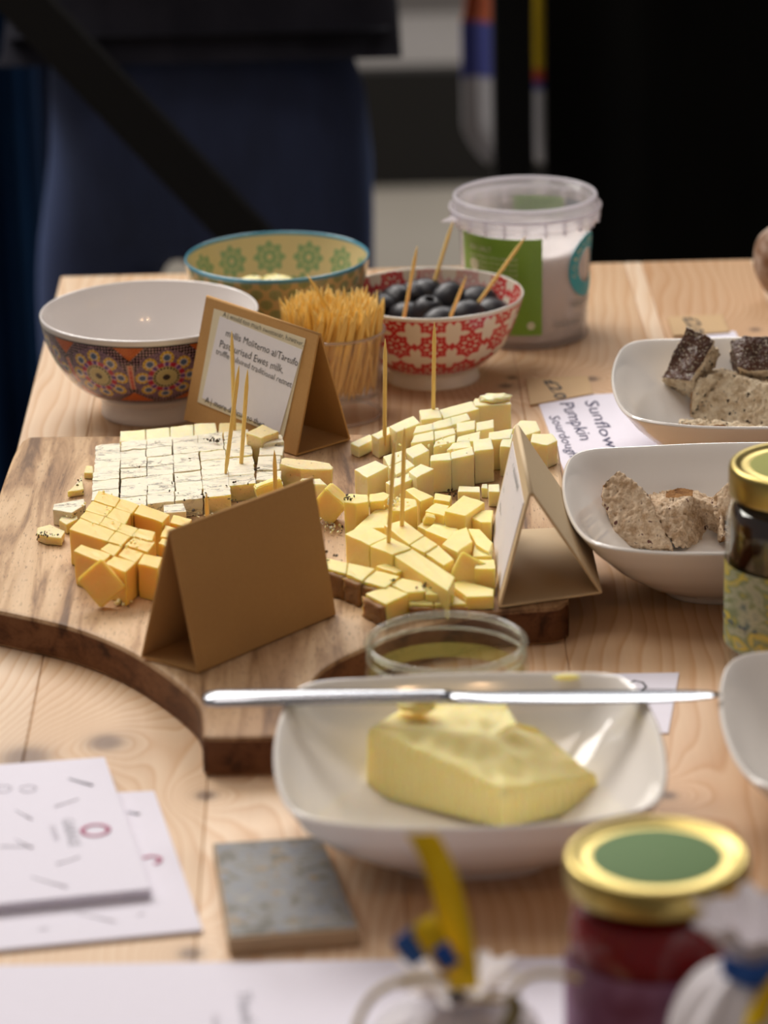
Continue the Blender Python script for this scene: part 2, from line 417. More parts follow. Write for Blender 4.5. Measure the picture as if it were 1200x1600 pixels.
# ---- serving board
ZB = .020
Wn = [at(-62, 930, ZB), at(0, 952, ZB), at(90, 972, ZB), at(180, 1005, ZB), at(250, 1045, ZB), at(300, 1085, ZB), at(315, 1118, ZB)]
outl = [Vector((-.2125, 1.700, 0)), Vector((-.2120, 1.672, 0)), Vector((-.206, 1.657, 0))] + [at(20, 958, ZB), at(110, 979, ZB), at(190, 1010, ZB), at(255, 1050, ZB), at(300, 1088, ZB), at(314, 1115, ZB)]
hand = [at(316, 1140, ZB), at(324, 1151, ZB), at(400, 1151, ZB), at(468, 1148, ZB), at(478, 1138, ZB)]
rgt = [at(480, 1085, ZB), at(492, 1058, ZB), at(520, 1035, ZB), at(570, 1011, ZB), at(640, 985, ZB), at(700, 970, ZB), at(764, 957, ZB), at(830, 951, ZB), at(868, 948, ZB), at(884, 940, ZB), at(889, 925, ZB)]
back = [at(886, 800, ZB), at(874, 705, ZB), at(868, 688, ZB), at(850, 678, ZB), at(700, 676, ZB), at(400, 679, ZB), at(190, 680, ZB), at(60, 681, ZB), at(40, 685, ZB), at(30, 693, ZB), Vector((-.2105, 1.88, 0)), Vector((-.212, 1.79, 0))]
pts2 = [Vector((p[0], p[1])) for p in outl]
curve = []
for seg in (outl, hand, rgt, back): curve += seg
curve = ccw([Vector((p[0], p[1], 0)) for p in curve])
sm = []
n = len(curve)
for i in range(n):
    a, b, c, d = curve[i - 1], curve[i], curve[(i + 1) % n], curve[(i + 2) % n]
    for j in range(4):
        t = j / 4; sm.append(.5 * ((2 * b) + (c - a) * t + (2 * a - 5 * b + 4 * c - d) * t * t + (3 * b - a - 3 * c + d) * t ** 3))
curve = sm
cz = sum(curve, Vector()) / len(curve)
def inset(p, k, d): 
    a, b = curve[k - 1], curve[(k + 1) % len(curve)]; t = (b - a).normalized(); return p + Vector((-t.y, t.x, 0)) * d
vs = []; L = len(curve)
for d, z in ((.0012, .0003), (0, .0015), (0, ZB - .0022), (.0009, ZB - .0006), (.0026, ZB)):
    vs += [Vector((*inset(p, k, d)[:2], T + z)) for k, p in enumerate(curve)]
fs = []
for r_ in range(4):
    for k in range(L):
        k2 = (k + 1) % L; fs.append((r_ * L + k, r_ * L + k2, (r_ + 1) * L + k2, (r_ + 1) * L + k))
from mathutils.geometry import tessellate_polygon
fs += [tuple(4 * L + i for i in t) for t in tessellate_polygon([vs[4 * L:5 * L]])]
fs += [tuple(reversed(t)) for t in tessellate_polygon([vs[:L]])]
o = mk('serving_board', vs, fs, M['board'], None, (cz.x, cz.y, T))
tag(o, 'thick dark-edged wooden paddle board with curved shoulders, carrying all the cheese', 'board')

# ------------------------------------------------------------------ text on a plane
def text_on(parent, s, o, u, v, size, mat, name='lettering', jitter=0.0, thick=0.0, lift=.00025, shear=0, space=1.0):
    c = bpy.data.curves.new('t', 'FONT'); c.body = s; c.size = 1; c.resolution_u = 2; c.offset = thick; c.shear = shear; c.space_character = space
    to = bpy.data.objects.new('t', c); COL.objects.link(to)
    dg = bpy.context.evaluated_depsgraph_get(); me = bpy.data.meshes.new_from_object(to.evaluated_get(dg))
    bpy.data.objects.remove(to); 
    u = u.normalized(); v = (v - u * v.dot(u)).normalized(); nn = u.cross(v).normalized()
    vs = []
    for q in me.vertices:
        x, y = q.co.x, q.co.y
        if jitter:
            x += noise.noise(Vector((q.co.x * 1.3, 3.1, 0))) * jitter; y += noise.noise(Vector((q.co.x * 2.1, q.co.y * .7, 7))) * jitter * 1.6
        vs.append(o + (u * x + v * y) * size + nn * lift)
    fs = [tuple(p.vertices) for p in me.polygons]
    bpy.data.meshes.remove(me)
    return mk(name, vs, fs, mat, parent)
def sheet(name, q, th, mat, parent=None, n=None, label=None, cat=None, group=None):
    """thin slab with the four corners q on its lower side, thickness along n"""
    n = n or Vector((0, 0, 1)); bm = bmesh.new(); bm_prism(bm, q, [p + n * th for p in q])
    c = sum(q, Vector()) / len(q)
    o = mk_bm(name, bm, mat, parent, None if parent else c)
    if label: tag(o, label, cat, group)
    return o

# ------------------------------------------------------------------ tent cards
def tent(nl, nr, fr, rn, rf, label, mat, th=.0011, name='tent_card', zb=ZB + .0004, inner=None):
    """base corners nl nr (open end nearest the camera), fr; rn/rf pixels of the ridge ends"""
    NL, NR, FR = at(*nl, zb), at(*nr, zb), at(*fr, zb); FL = NL + (FR - NR)
    mn = (NL + NR) / 2; mf = (FL + FR) / 2
    A = at_y(*rn, mn.y); B = at_y(*rf, mf.y)
    A.z = B.z = (A.z + B.z) / 2
    c = (NL + NR + FL + FR) / 4
    t = thing(name, label, 'tent card', (c.x, c.y, T + zb))
    def leaf(nm, P, Q, Rr, S):
        nn = (Q - P).cross(S - P).normalized()
        if nn.dot((P + Q + Rr + S) / 4 - (c + Vector((0, 0, .02)))) < 0: nn = -nn
        bm = bmesh.new(); bm_prism(bm, [P, Q, Rr, S], [x + nn * th for x in (P, Q, Rr, S)], .0002, 1)
        mk_bm(nm, bm, mat, t); return nn
    k = Vector((0, 0, 0))
    bm = bmesh.new(); bm_prism(bm, [NL, NR, FR, FL], [x + Vector((0, 0, th)) for x in (NL, NR, FR, FL)]); mk_bm('base_flap', bm, mat, t)
    n1 = leaf('side_panel', NL, A, B, FL); n2 = leaf('side_panel', NR, A, B, FR)
    tube('fold', [A + Vector((0, 0, .0004)), B + Vector((0, 0, .0004))], th * .95, mat, t, n=10)
    return t, (NL, NR, FR, FL, A, B, n1, n2)
kr = M['kraft']
tentF, gF = tent((222, 1028), (307, 1052), (523, 960), (264, 834), (488, 748), 'brown kraft tent card nearest the camera, blank outer side facing the viewer', kr)
# back tent: its open end faces right
NLb, NRb, FRb = at(465, 712, ZB + .0004), at(546, 688, ZB + .0004), None
FLb = at(289, 656, ZB + .0004); FRb = FLb + (NRb - NLb)
Ab = at_y(500, 524, (NLb.y + NRb.y) / 2); Bb = at_y(324, 464, (FLb.y + FRb.y) / 2)
cB = (NLb + NRb + FLb + FRb) / 4
tentB = thing('tent_card', 'brown kraft tent card with a white handwritten cheese note, in front of the mosaic bowl', 'tent card', (cB.x, cB.y, T + ZB))
for nm, q in (('side_panel', (NLb, Ab, Bb, FLb)), ('side_panel', (NRb, Ab, Bb, FRb)), ('base_flap', (NLb, NRb, FRb, FLb))):
    nn = (q[1] - q[0]).cross(q[3] - q[0]).normalized()
    if nn.dot(sum(q, Vector()) / 4 - (cB + Vector((0, 0, .02)))) < 0: nn = -nn
    if nm == 'base_flap': nn = Vector((0, 0, 1))
    bm = bmesh.new(); bm_prism(bm, list(q), [x + nn * .0012 for x in q], .0002, 1); mk_bm(nm, bm, kr, tentB)
tube('fold', [Ab, Bb], .0012, kr, tentB, n=10)
nb = (Ab - NLb).cross(FLb - NLb).normalized()
if nb.y > 0: nb = -nb
ob = NLb + nb * .0013
def pb(px, py, l=0): return on_plane(px, py, ob + nb * l, nb)
def quad_on(name, pxs, l, th, mat, parent, pf, nv):
    q = [pf(*p, l) for p in pxs]; bm = bmesh.new(); bm_prism(bm, q, [x + nv * th for x in q]); return mk_bm(name, bm, mat, parent)
tag(quad_on('note_strip', [(335, 482), (478, 529), (443, 684), (309, 628)], .0001, .0003, M['strip'], tentB, pb, nb), 'cream torn strip under the note')
note = quad_on('note', [(344, 494), (473, 547), (437, 676), (316, 622)], .0005, .0003, M['note'], tentB, pb, nb)
ub = (pb(470, 560) - pb(350, 515)).normalized(); vb = (pb(350, 495) - pb(340, 540)).normalized()
vb = -(vb if vb.z < 0 else -vb) if vb.z < 0 else vb
def wr(s, p0, p1, hpx, th=.0, par=note, jit=.07):
    a, b = pb(*p0, .0009), pb(*p1, .0009)
    c = bpy.data.curves.new('t', 'FONT'); c.body = s
    to = bpy.data.objects.new('t', c); COL.objects.link(to); bpy.context.view_layer.update(); wd = to.dimensions.x; bpy.data.objects.remove(to)
    return text_on(par, s, a, b - a, vb, (b - a).length / wd, M['ink'], jitter=jit, thick=th, lift=.0001)
wr('mollis Moliterno al/Tartufo', (352, 524), (464, 572), 12, -.004)
wr('Pasteurised Ewes milk,', (342, 541), (441, 583), 12, -.006)
wr('truffle cultured traditional rennet', (337, 552), (455, 606), 12, -.006)
wr('A | would too much sweetener, however,', (348, 494), (474, 541), 8, -.002)
wr('A | more difficult to then', (320, 628), (412, 668), 8, -.002)

# right tent: pale card seen end-on
zb = ZB + .0004
NL, NR = at(783, 950, zb), at(938, 928, zb); FL, FR = at(771, 832, zb), at(915, 826, zb)
A = at_y(830, 772, (NL.y + NR.y) / 2); Bq = at_y(808, 667, (FL.y + FR.y) / 2)
cR = (NL + NR + FL + FR) / 4
tentR = thing('tent_card', 'pale tent card with a white note on its left side, beside the bread bowl', 'tent card', (cR.x, cR.y, T + ZB))
for nm, q in (('side_panel', (NL, A, Bq, FL)), ('side_panel', (NR, A, Bq, FR)), ('base_flap', (NL, NR, FR, FL))):
    nn = (q[1] - q[0]).cross(q[3] - q[0]).normalized()
    if nn.dot(sum(q, Vector()) / 4 - (cR + Vector((0, 0, .02)))) < 0: nn = -nn
    if nm == 'base_flap': nn = Vector((0, 0, 1))
    bm = bmesh.new(); bm_prism(bm, list(q), [x + nn * .0013 for x in q], .0002, 1); mk_bm(nm, bm, M['palekraft'], tentR)
tube('fold', [A, Bq], .0013, M['palekraft'], tentR, n=10)
nr_ = (A - NL).cross(FL - NL).normalized()
if nr_.x > 0: nr_ = -nr_
o_r = NL + nr_ * .0014
def lerp(a, b, t): return a + (b - a) * t
def lr(s, t, l=0): return lerp(lerp(NL, FL, s), lerp(A, Bq, s), t) + nr_ * (.0014 + l)   # s: near→far, t: bottom→ridge
q = [lr(.07, .10), lr(.93, .06), lr(.93, .90), lr(.06, .88)]
bm = bmesh.new(); bm_prism(bm, q, [x + nr_ * .0004 for x in q]); nR = mk_bm('note', bm, M['note'], tentR)
for k, s in enumerate(('organic unpasteurised', 'cows milk cheese with', 'herbs, firm and nutty', 'vegetarian rennet')):
    a, b = lr(.85, .80 - k * .15, .0005), lr(.2, .80 - k * .15, .0005)
    text_on(nR, s, a, b - a, A - NL, .0062, M['grey_print'], jitter=.07, lift=.0001)

# ------------------------------------------------------------------ toothpicks
def pick_mesh(L=.066, r=.00115, n=8):
    prof = [(.0001, 0), (r * .6, .004), (r, .010), (r, L - .010), (r * .6, L - .004), (.00012, L)]
    vs, fs = lathe_data(prof, n, (0, 0, 0)); fs += [tuple(range(n))[::-1], tuple((len(prof) - 1) * n + k for k in range(n))]
    me = bpy.data.meshes.new('toothpick'); me.from_pydata(vs, [], fs); me.materials.append(M['pick'])
    me.polygons.foreach_set('use_smooth', [True] * len(me.polygons)); return me
PM = pick_mesh()
def pick_obj(base, tip, label, group=None):
    o = bpy.data.objects.new('toothpick', PM); COL.objects.link(o)
    d = (tip - base).normalized(); o.location = tip - d * .066
    o.rotation_euler = d.to_track_quat('Z', 'Y').to_euler(); return tag(o, label, 'toothpick', group)
def stick(pb_, pt, h, label, lean=0.0):
    """enters the food at pixel pb_ (height h), tip at pixel pt"""
    b = at(*pb_, h); t = at_y(*pt, b.y + lean)
    d = (t - b)
    o = bpy.data.objects.new('toothpick', PM); COL.objects.link(o)
    o.location = t - d.normalized() * .066; o.rotation_euler = d.to_track_quat('Z', 'Y').to_euler()
    return tag(o, label, 'toothpick')
stick((352.5, 739), (373.5, 571), .030, 'toothpick stuck in the truffle cheese slab, leaning right over the note')
stick((377, 722), (387, 577), .030, 'upright toothpick in the truffle cheese, rightmost of the three before the note')
stick((366, 668), (362, 517), .030, 'tallest-reaching toothpick before the note, rising from the back of the truffle slab')
stick((430.5, 770), (428.7, 703), .031, 'short blurred toothpick just above the front tent card ridge', -.01)
stick((324, 806), (322.5, 771), .030, 'short toothpick poked into crumbs behind the front tent card', -.01)
stick((601, 673), (602, 529), .035, 'toothpick in the long pale wedge, left of the upright pair at back')
stick((677, 641), (679, 503), .037, 'toothpick in the pale cheese cube below the red bowl')
stick((607, 849), (616, 690), .037, 'toothpick in the long yellow front strip, left of the yellow pair', -.008)
stick((628, 820), (632, 668), .037, 'toothpick in the second yellow strip, right of the yellow pair', -.004)

# ------------------------------------------------------------------ cheese
def piece(name, px, ht, mat, label, base=ZB, cat='cheese', group=None, bev=.0005, hs=None, jit=.00025):
    """px: pixels of the top outline, ht: height of top above table"""
    hs = hs or [ht] * len(px)
    top = [at(p[0], p[1], h) for p, h in zip(px, hs)]; top = ccw(top)
    c = sum(top, Vector()) / len(top)
    top = [c + (p - c) * .998 for p in top]
    bot = [Vector((p.x, p.y, T + base + .0002)) for p in top]
    bot = [Vector((c.x + (p.x - c.x) * random.uniform(.97, 1.0), c.y + (p.y - c.y) * random.uniform(.97, 1.0), p.z)) for p in bot]
    bm = bmesh.new(); bm_prism(bm, bot, top)
    bmesh.ops.subdivide_edges(bm, edges=bm.edges[:], cuts=2, use_grid_fill=True)
    for v in bm.verts:
        n_ = noise.noise_vector(v.co * 170); v.co += n_ * jit * 1.5
        if v.co.z < T + base + .0002: v.co.z = T + base + .0002
    sharp = [e for e in bm.edges if len(e.link_faces) == 2 and e.calc_face_angle(0) > .6]
    if sharp: bmesh.ops.bevel(bm, geom=sharp, offset=bev, segments=2, affect='EDGES', profile=.5)
    for f in bm.faces: f.smooth = False
    o = mk_bm(name, bm, mat, None, (c.x, c.y, T + base))
    return tag(o, label, cat, group)
def slab_box(name, c, s, rot, mat, label, bev=.0007, cat='cheese'):
    bm = bmesh.new(); bm_box(bm, c, s, rot)
    bmesh.ops.subdivide_edges(bm, edges=bm.edges[:], cuts=2, use_grid_fill=True)
    for v in bm.verts: v.co += noise.noise_vector(v.co * 170) * .0005
    sharp = [e for e in bm.edges if e.calc_face_angle(0) > .6]
    bmesh.ops.bevel(bm, geom=sharp, offset=bev, segments=2, affect='EDGES')
    mz = min(v.co.z for v in bm.verts)
    for v in bm.verts: v.co.z += (T + ZB + .0003 - mz) if abs(mz - T - ZB) < .006 else 0
    o = mk_bm(name, bm, mat, None, (c[0], c[1], T + ZB)); return tag(o, label, cat)
ORD = ['first', 'second', 'third', 'fourth', 'fifth', 'sixth', 'seventh', 'eighth']

# -- truffle slab: six columns of cubes
ZT = .0295
g00, g10, g01, g11 = at(149, 695, ZT), at(388, 671, ZT), at(142, 797, ZT), at(404, 770, ZT)
def tg(u, v): return lerp(lerp(g00, g10, u), lerp(g01, g11, u), v)
rows_for = [6, 7, 7, 7, 7, 6]
for ci in range(6):
    for ri in range(rows_for[ci]):
        u0, u1 = ci / 6, (ci + 1) / 6; v0, v1 = ri / 7, (ri + 1) / 7
        gap = .0011 if ri % 2 == 0 else .0002
        jx = random.uniform(-.0004, .0004); dz = random.uniform(-.0004, .0005)
        q = [tg(u0, v0), tg(u1, v0), tg(u1, v1), tg(u0, v1)]
        c = sum(q, Vector()) / 4
        q = [c + Vector(((p.x - c.x) * .962 + jx, (p.y - c.y) * (.985 if ri % 2 else .96) + (.0002 if ri % 2 else -.0002), dz)) for p in q]
        bm = bmesh.new(); bm_prism(bm, [Vector((p.x, p.y, T + ZB + .0002)) for p in q], q)
        bmesh.ops.subdivide_edges(bm, edges=bm.edges[:], cuts=3, use_grid_fill=True)
        for v in bm.verts: 
            v.co += noise.noise_vector(v.co * 260) * .0006; v.co.z = max(v.co.z, T + ZB + .0002)
        bm.faces.ensure_lookup_table(); bm.normal_update()
        for f in bm.faces: f.material_index = 0 if f.normal.z > .5 else 1
        o = mk_bm('truffle_cheese_cube', bm, None, None, (c.x, c.y, T + ZB), mats=[M['truffle'], M['tyellow'] if (ci >= 4) else M['truffle']])
        tag(o, 'truffle-veined white cube, %s column from the left, %s row from the back' % (ORD[ci], ORD[ri]), 'cheese', 'truffle cheese cubes in the slab')
for k, px in enumerate([[(187, 691), (188, 675), (227, 672), (227, 690)], [(228, 690), (228, 672), (265, 669), (267, 688)], [(267, 688), (266, 668), (302, 664), (303, 684)], [(304, 684), (303, 663), (337, 661), (340, 681)]]):
    px = [(a, b - 1.2) for a, b in px]
    piece('truffle_cheese_cube', px, ZT - .001, M['pale'], 'pale cheese cube on the back edge of the truffle slab, %s from the left' % ORD[k], group='cubes behind the truffle slab')
T_ = M['truffle']; TY = M['tyellow']; CH_ = M['cheddar']; Y_ = M['yellow']; W_ = M['pale']
for px, h, mt, lb in [
    ([(341, 676), (343, 661), (378, 660), (379, 674)], .0285, TY, 'yellow rindy truffle cheese piece behind the three toothpicks'),
    ([(384, 676), (410, 663), (436, 674), (408, 684)], .037, TY, 'yellow wedge standing tall at the foot of the handwritten note'),
    ([(407, 694), (407, 682), (440, 678), (444, 690)], .033, T_, 'white truffle cube just in front of the tall yellow wedge'),
    ([(404, 711), (406, 696), (444, 693), (442, 711)], .031, T_, 'white veined cube second in the strip right of the slab'),
    ([(401, 734), (403, 713), (439, 712), (437, 733)], .031, T_, 'white cube in the strip right of the slab, with black crumb on its left'),
    ([(400, 750), (401, 737), (440, 735), (439, 750)], .031, T_, 'white cube third from the front in the strip beside the slab'),
    ([(404, 765), (405, 752), (442, 752), (441, 765)], .030, T_, 'last white cube of the side strip, just above the front tent card'),
    ([(256, 801), (255, 789), (287, 786), (291, 799)], .0295, T_, 'small white cube at the slab front, beside the orange cheese'),
    ([(82, 796), (84, 787), (131, 779), (134, 788), (112, 801)], .029, T_, 'white truffle chunk lying left of the orange cheese'),
    ([(92, 812), (98, 804), (120, 801), (122, 810), (104, 819)], .026, TY, 'small rind scrap between the two loose truffle chunks'),
    ([(57, 833), (58, 824), (78, 819), (101, 830), (96, 840), (72, 838)], .025, TY, 'leftmost loose truffle chunk with a dark rind edge'),
    ([(105, 768), (120, 756), (127, 742), (131, 764)], .024, TY, 'shard of truffle rind lying left of the slab'),
    ([(131, 738), (134, 727), (146, 728), (146, 739)], .024, TY, 'small crumb of cheese touching the left side of the slab'),
]: piece('truffle_cheese_piece', px, h, mt, lb)
# the large rough pale slice between the cards
piece('cheese_slice', [(436, 724), (444, 715), (516, 724), (519, 733), (470, 733)], .034, TY, 'large rough-edged pale slice behind the right end of the front card', jit=.0006)
# -- orange cheese
ZC = .040
for px, h, lb in [
    ([(146, 781), (154, 766), (188, 777), (180, 792)], ZC, 'orange cheese cube at the far corner of the orange block'),
    ([(180, 793), (189, 778), (217, 788), (206, 802)], ZC, 'orange cheese cube second along the far row'),
    ([(209, 801), (220, 786), (265, 804), (254, 816)], ZC, 'long orange cheese block with a ragged right end'),
    ([(133, 796), (144, 782), (177, 793), (166, 807)], ZC, 'orange cheese cube second row, left end'),
    ([(166, 807), (178, 793), (205, 802), (196, 819)], ZC, 'orange cheese cube second row, above the deep gap'),
    ([(125, 808), (134, 797), (164, 807), (155, 819)], ZC, 'orange cheese bar third row, left end'),
    ([(155, 819), (164, 807), (191, 817), (182, 829)], ZC, 'orange cheese bar third row, middle'),
    ([(182, 829), (191, 817), (216, 825), (206, 838)], ZC, 'orange cheese bar third row, right end'),
    ([(108, 826), (125, 809), (180, 830), (168, 845)], ZC, 'tall orange cheese block forming the left corner of the group'),
    ([(168, 845), (181, 830), (204, 838), (191, 851)], ZC, 'orange cheese cube fourth row, right of the tall corner block'),
    ([(206, 836), (217, 825), (243, 831), (238, 845)], ZC, 'orange cheese cube at the right of the third row beside the gap'),
    ([(195, 851), (211, 838), (242, 847), (231, 862)], ZC - .001, 'orange cheese cube with a round dimple in its top'),
    ([(115, 860), (127, 850), (173, 866), (160, 878)], ZC - .001, 'orange cheese slab standing behind the tipped cube'),
    ([(157, 858), (173, 846), (193, 852), (178, 868)], ZC - .001, 'orange cheese cube in the middle of the front cluster'),
    ([(185, 867), (196, 854), (225, 864), (212, 878)], ZC - .001, 'orange cheese cube second from the right of the front cluster'),
    ([(164, 880), (178, 868), (212, 878), (196, 893)], ZC - .001, 'orange cheese cube right of the tipped cube'),
    ([(215, 880), (225, 865), (254, 870), (247, 887)], ZC - .001, 'orange cheese cube nearest the front tent card'),
    ([(265, 816), (270, 804), (300, 811), (292, 822)], .036, 'orange cheese piece behind the tent card, farthest right of its kind'),
    ([(250, 838), (258, 820), (278, 826), (268, 840)], .037, 'orange cheese cube half hidden by the tent card ridge'),
    ([(247, 848), (252, 841), (268, 843), (264, 856)], .037, 'orange cheese sliver beside the left edge of the tent card'),
]: piece('orange_cheese_piece', px, h, CH_, lb)
tp = at(160, 914, .030); slab_box('orange_cheese_piece', (tp.x, tp.y - .004, tp.z), (.0165, .0065, .0185), (R(-24), R(-40), R(8)), CH_, 'tipped orange cheese cube leaning at the front of the group')
# -- pale cheese
for px, h, lb in [
    ([(547, 692), (578, 678), (588, 685), (560, 698)], .027, 'tapering left tip of the long pale wedge beside the kraft card'),
    ([(580, 679), (607, 666), (617, 674), (591, 686)], .032, 'middle of the long pale wedge, with a toothpick in it'),
    ([(608, 666), (646, 649), (657, 661), (619, 675)], .036, 'wide right end of the long pale wedge'),
    ([(655, 641), (685, 636), (691, 652), (658, 656)], .038, 'pale cheese cube carrying the toothpick below the red bowl'),
    ([(686, 640), (737, 626), (749, 639), (693, 653)], .037, 'long pale cheese bar in the back row'),
    ([(739, 628), (742, 622), (797, 624), (799, 631), (743, 634)], .038, 'tall pale block at the back with a broken lump on top'),
    ([(645, 677), (650, 666), (676, 660), (678, 671)], .037, 'pale cheese cube, left end of the second row'),
    ([(677, 671), (676, 660), (703, 652), (707, 664)], .037, 'pale cheese cube, second in the second row'),
    ([(706, 664), (703, 652), (730, 645), (735, 655)], .037, 'pale cheese cube, third in the second row'),
    ([(642, 692), (647, 680), (678, 673), (678, 687)], .037, 'pale cheese cube, left end of the third row'),
    ([(679, 687), (679, 674), (709, 668), (712, 677)], .037, 'pale cheese cube, second in the third row'),
    ([(713, 675), (714, 661), (743, 656), (742, 670)], .038, 'pale cheese cube, third in the third row'),
    ([(744, 673), (744, 660), (771, 655), (772, 668)], .037, 'pale cheese cube, right end of the third row'),
    ([(677, 698), (680, 689), (712, 679), (711, 690)], .037, 'crumbly pale cheese cube, left end of the fourth row'),
    ([(713, 690), (715, 682), (751, 673), (749, 688)], .037, 'pale cheese cube, right end of the fourth row'),
    ([(698, 703), (707, 692), (733, 687), (737, 698)], .037, 'pale cheese cube with torn top just behind the tall front row'),
    ([(672, 720), (673, 711), (703, 706), (705, 718)], .039, 'tall pale block, left of the tall front row'),
    ([(705, 717), (704, 706), (738, 697), (741, 710)], .039, 'tall pale block, middle of the tall front row'),
    ([(741, 705), (739, 687), (767, 683), (772, 701)], .0395, 'tallest pale block, right of the tall front row'),
    ([(763, 687), (764, 675), (802, 669), (798, 684)], .0385, 'pale block standing left of the pale tent card tip'),
    ([(781, 697), (786, 680), (804, 678), (800, 699)], .038, 'narrow pale slab pressed against the pale tent card'),
    ([(801, 668), (812, 657), (838, 658), (845, 672), (820, 680)], .034, 'rounded pale lump behind the pale tent card'),
    ([(829, 690), (831, 677), (863, 677), (871, 688), (856, 695)], .034, 'pale block right of the pale tent card beside the written sheet'),
    ([(554, 733), (587, 719), (607, 729), (574, 746)], .037, 'whitest cheese cube, front left of the pale group'),
    ([(598, 713), (629, 703), (635, 716), (607, 728)], .036, 'pale cube behind the whitest front left cube'),
    ([(631, 702), (658, 692), (671, 703), (645, 716)], .037, 'pale cube left of the tall front row'),
    ([(607, 729), (635, 717), (649, 727), (619, 741)], .036, 'pale cube beside the yellow pair of toothpicks'),
    ([(602, 753), (637, 737), (650, 746), (616, 761)], .034, 'pale cube directly above the dark herbs'),
    ([(638, 736), (658, 724), (678, 732), (651, 746)], .037, 'pale cube with a nibbled corner, left of the tall blocks'),
    ([(715, 768), (717, 759), (750, 760), (750, 769)], .027, 'small pale cube in front of the tall row'),
    ([(752, 762), (753, 756), (762, 756), (763, 763)], .026, 'tiny pale crumb cube in front of the tall row'),
    ([(763, 768), (763, 756), (780, 756), (782, 768)], .029, 'small pale cube touching the pale tent card'),
]: piece('pale_cheese_piece', px, h, W_, lb)
c = at(774, 622, .0395); bm = bmesh.new(); bmesh.ops.create_icosphere(bm, subdivisions=3, radius=1)
for v in bm.verts: v.co = Vector((v.co.x * .0085, v.co.y * .006, v.co.z * .0022)) * (1 + .45 * noise.noise(v.co * 2.2)) + c
tag(mk_bm('cheese_lump', bm, W_, None, c, True), 'broken lump of pale cheese on top of the tall back block', 'cheese')
# -- yellow cheese
ZY = .0365
for px, h, lb in [
    ([(537, 784), (545, 771), (575, 773), (576, 783), (556, 787)], .0385, 'yellow cube with a dark peppercorn fleck, left edge of the group'),
    ([(577, 784), (577, 772), (600, 768), (613, 773), (600, 782)], .036, 'yellow cube right of the fleck-topped cube'),
    ([(552, 826), (594, 789), (611, 793), (604, 824)], .031, 'sloping yellow wedge behind the two toothpick strips'),
    ([(611, 797), (622, 777), (650, 780), (652, 790), (632, 798)], ZY, 'yellow cube sprinkled with white crumbs'),
    ([(633, 765), (646, 761), (678, 775), (657, 783)], ZY, 'yellow cube in the back row of the yellow group'),
    ([(677, 780), (680, 770), (706, 774), (703, 784)], .033, 'low yellow cube at back between two larger ones'),
    ([(664, 798), (680, 785), (702, 790), (694, 806)], .034, 'yellow cube left of the largest back cube'),
    ([(695, 798), (724, 773), (758, 784), (727, 806)], .0375, 'largest yellow cube at the back right'),
    ([(652, 822), (668, 809), (705, 815), (702, 823), (670, 829)], .029, 'flat cream cube under a small chip of cheese'),
    ([(736, 808), (747, 797), (771, 797), (768, 816), (752, 816)], .034, 'yellow cube with a split side near the pale tent card'),
    ([(664, 828), (677, 818), (716, 826), (700, 842)], .031, 'yellow bar lying behind the heap of offcuts'),
    ([(691, 850), (710, 829), (729, 823), (738, 846), (715, 862)], .037, 'thick faceted yellow offcut on the heap'),
    ([(731, 826), (749, 826), (770, 848), (764, 862), (744, 850)], .034, 'pointed yellow offcut behind the heap, by the tent card'),
    ([(739, 869), (741, 850), (751, 845), (769, 869)], .032, 'small triangular yellow offcut in the heap'),
    ([(741, 888), (746, 874), (773, 874), (774, 889)], .0345, 'yellow cube behind the leaning offcut'),
    ([(600, 820), (630, 812), (663, 836), (640, 850)], ZY, 'second yellow strip, toothpick end'),
    ([(641, 851), (664, 837), (684, 850), (663, 863)], ZY - .0005, 'second yellow strip, middle cut with a torn top'),
    ([(664, 864), (685, 851), (710, 874), (694, 883)], ZY - .0015, 'second yellow strip, near end'),
    ([(539, 834), (571, 819), (608, 838), (577, 851)], ZY + .001, 'long yellow front strip, tall left end with a shred on top'),
    ([(578, 852), (609, 838), (643, 856), (613, 866)], ZY + .001, 'long yellow front strip, part with the toothpick'),
    ([(614, 867), (644, 857), (711, 901), (700, 923)], ZY, 'long yellow front strip, near right half'),
    ([(587, 884), (611, 879), (640, 888), (619, 895)], .031, 'small flat yellow cube lying along the long front strip'),
    ([(706, 914), (716, 905), (772, 920), (771, 931), (730, 932)], .0275, 'flat yellow bar at the front right of the heap'),
]: piece('yellow_cheese_piece', px, h, Y_, lb)
c = at(517, 787, .0305); slab_box('yellow_cheese_piece', c, (.0150, .0115, .0150), (R(0), R(38), R(-18)), Y_, 'tilted yellow cube beside the tip of the front tent card')
c = at(489, 772, .027); slab_box('yellow_cheese_piece', c, (.012, .012, .013), (0, R(8), R(20)), W_, 'pale cube half hidden by the right tip of the front card')
c = at(733, 886, .033); slab_box('yellow_cheese_piece', c, (.0160, .0060, .0150), (R(-25), R(28), R(-6)), Y_, 'leaning yellow offcut facing the camera at the front right')
c = at(670, 812, .0315); slab_box('cheese_chip', c, (.005, .004, .0055), (.3, .4, .2), Y_, 'small chip of cheese standing on the flat cream cube', .0004)
c = at(420, 762, .0315); slab_box('yellow_cheese_piece', c, (.015, .006, .007), (0, R(-15), R(15)), Y_, 'yellow bar just peeping over the front tent card ridge')
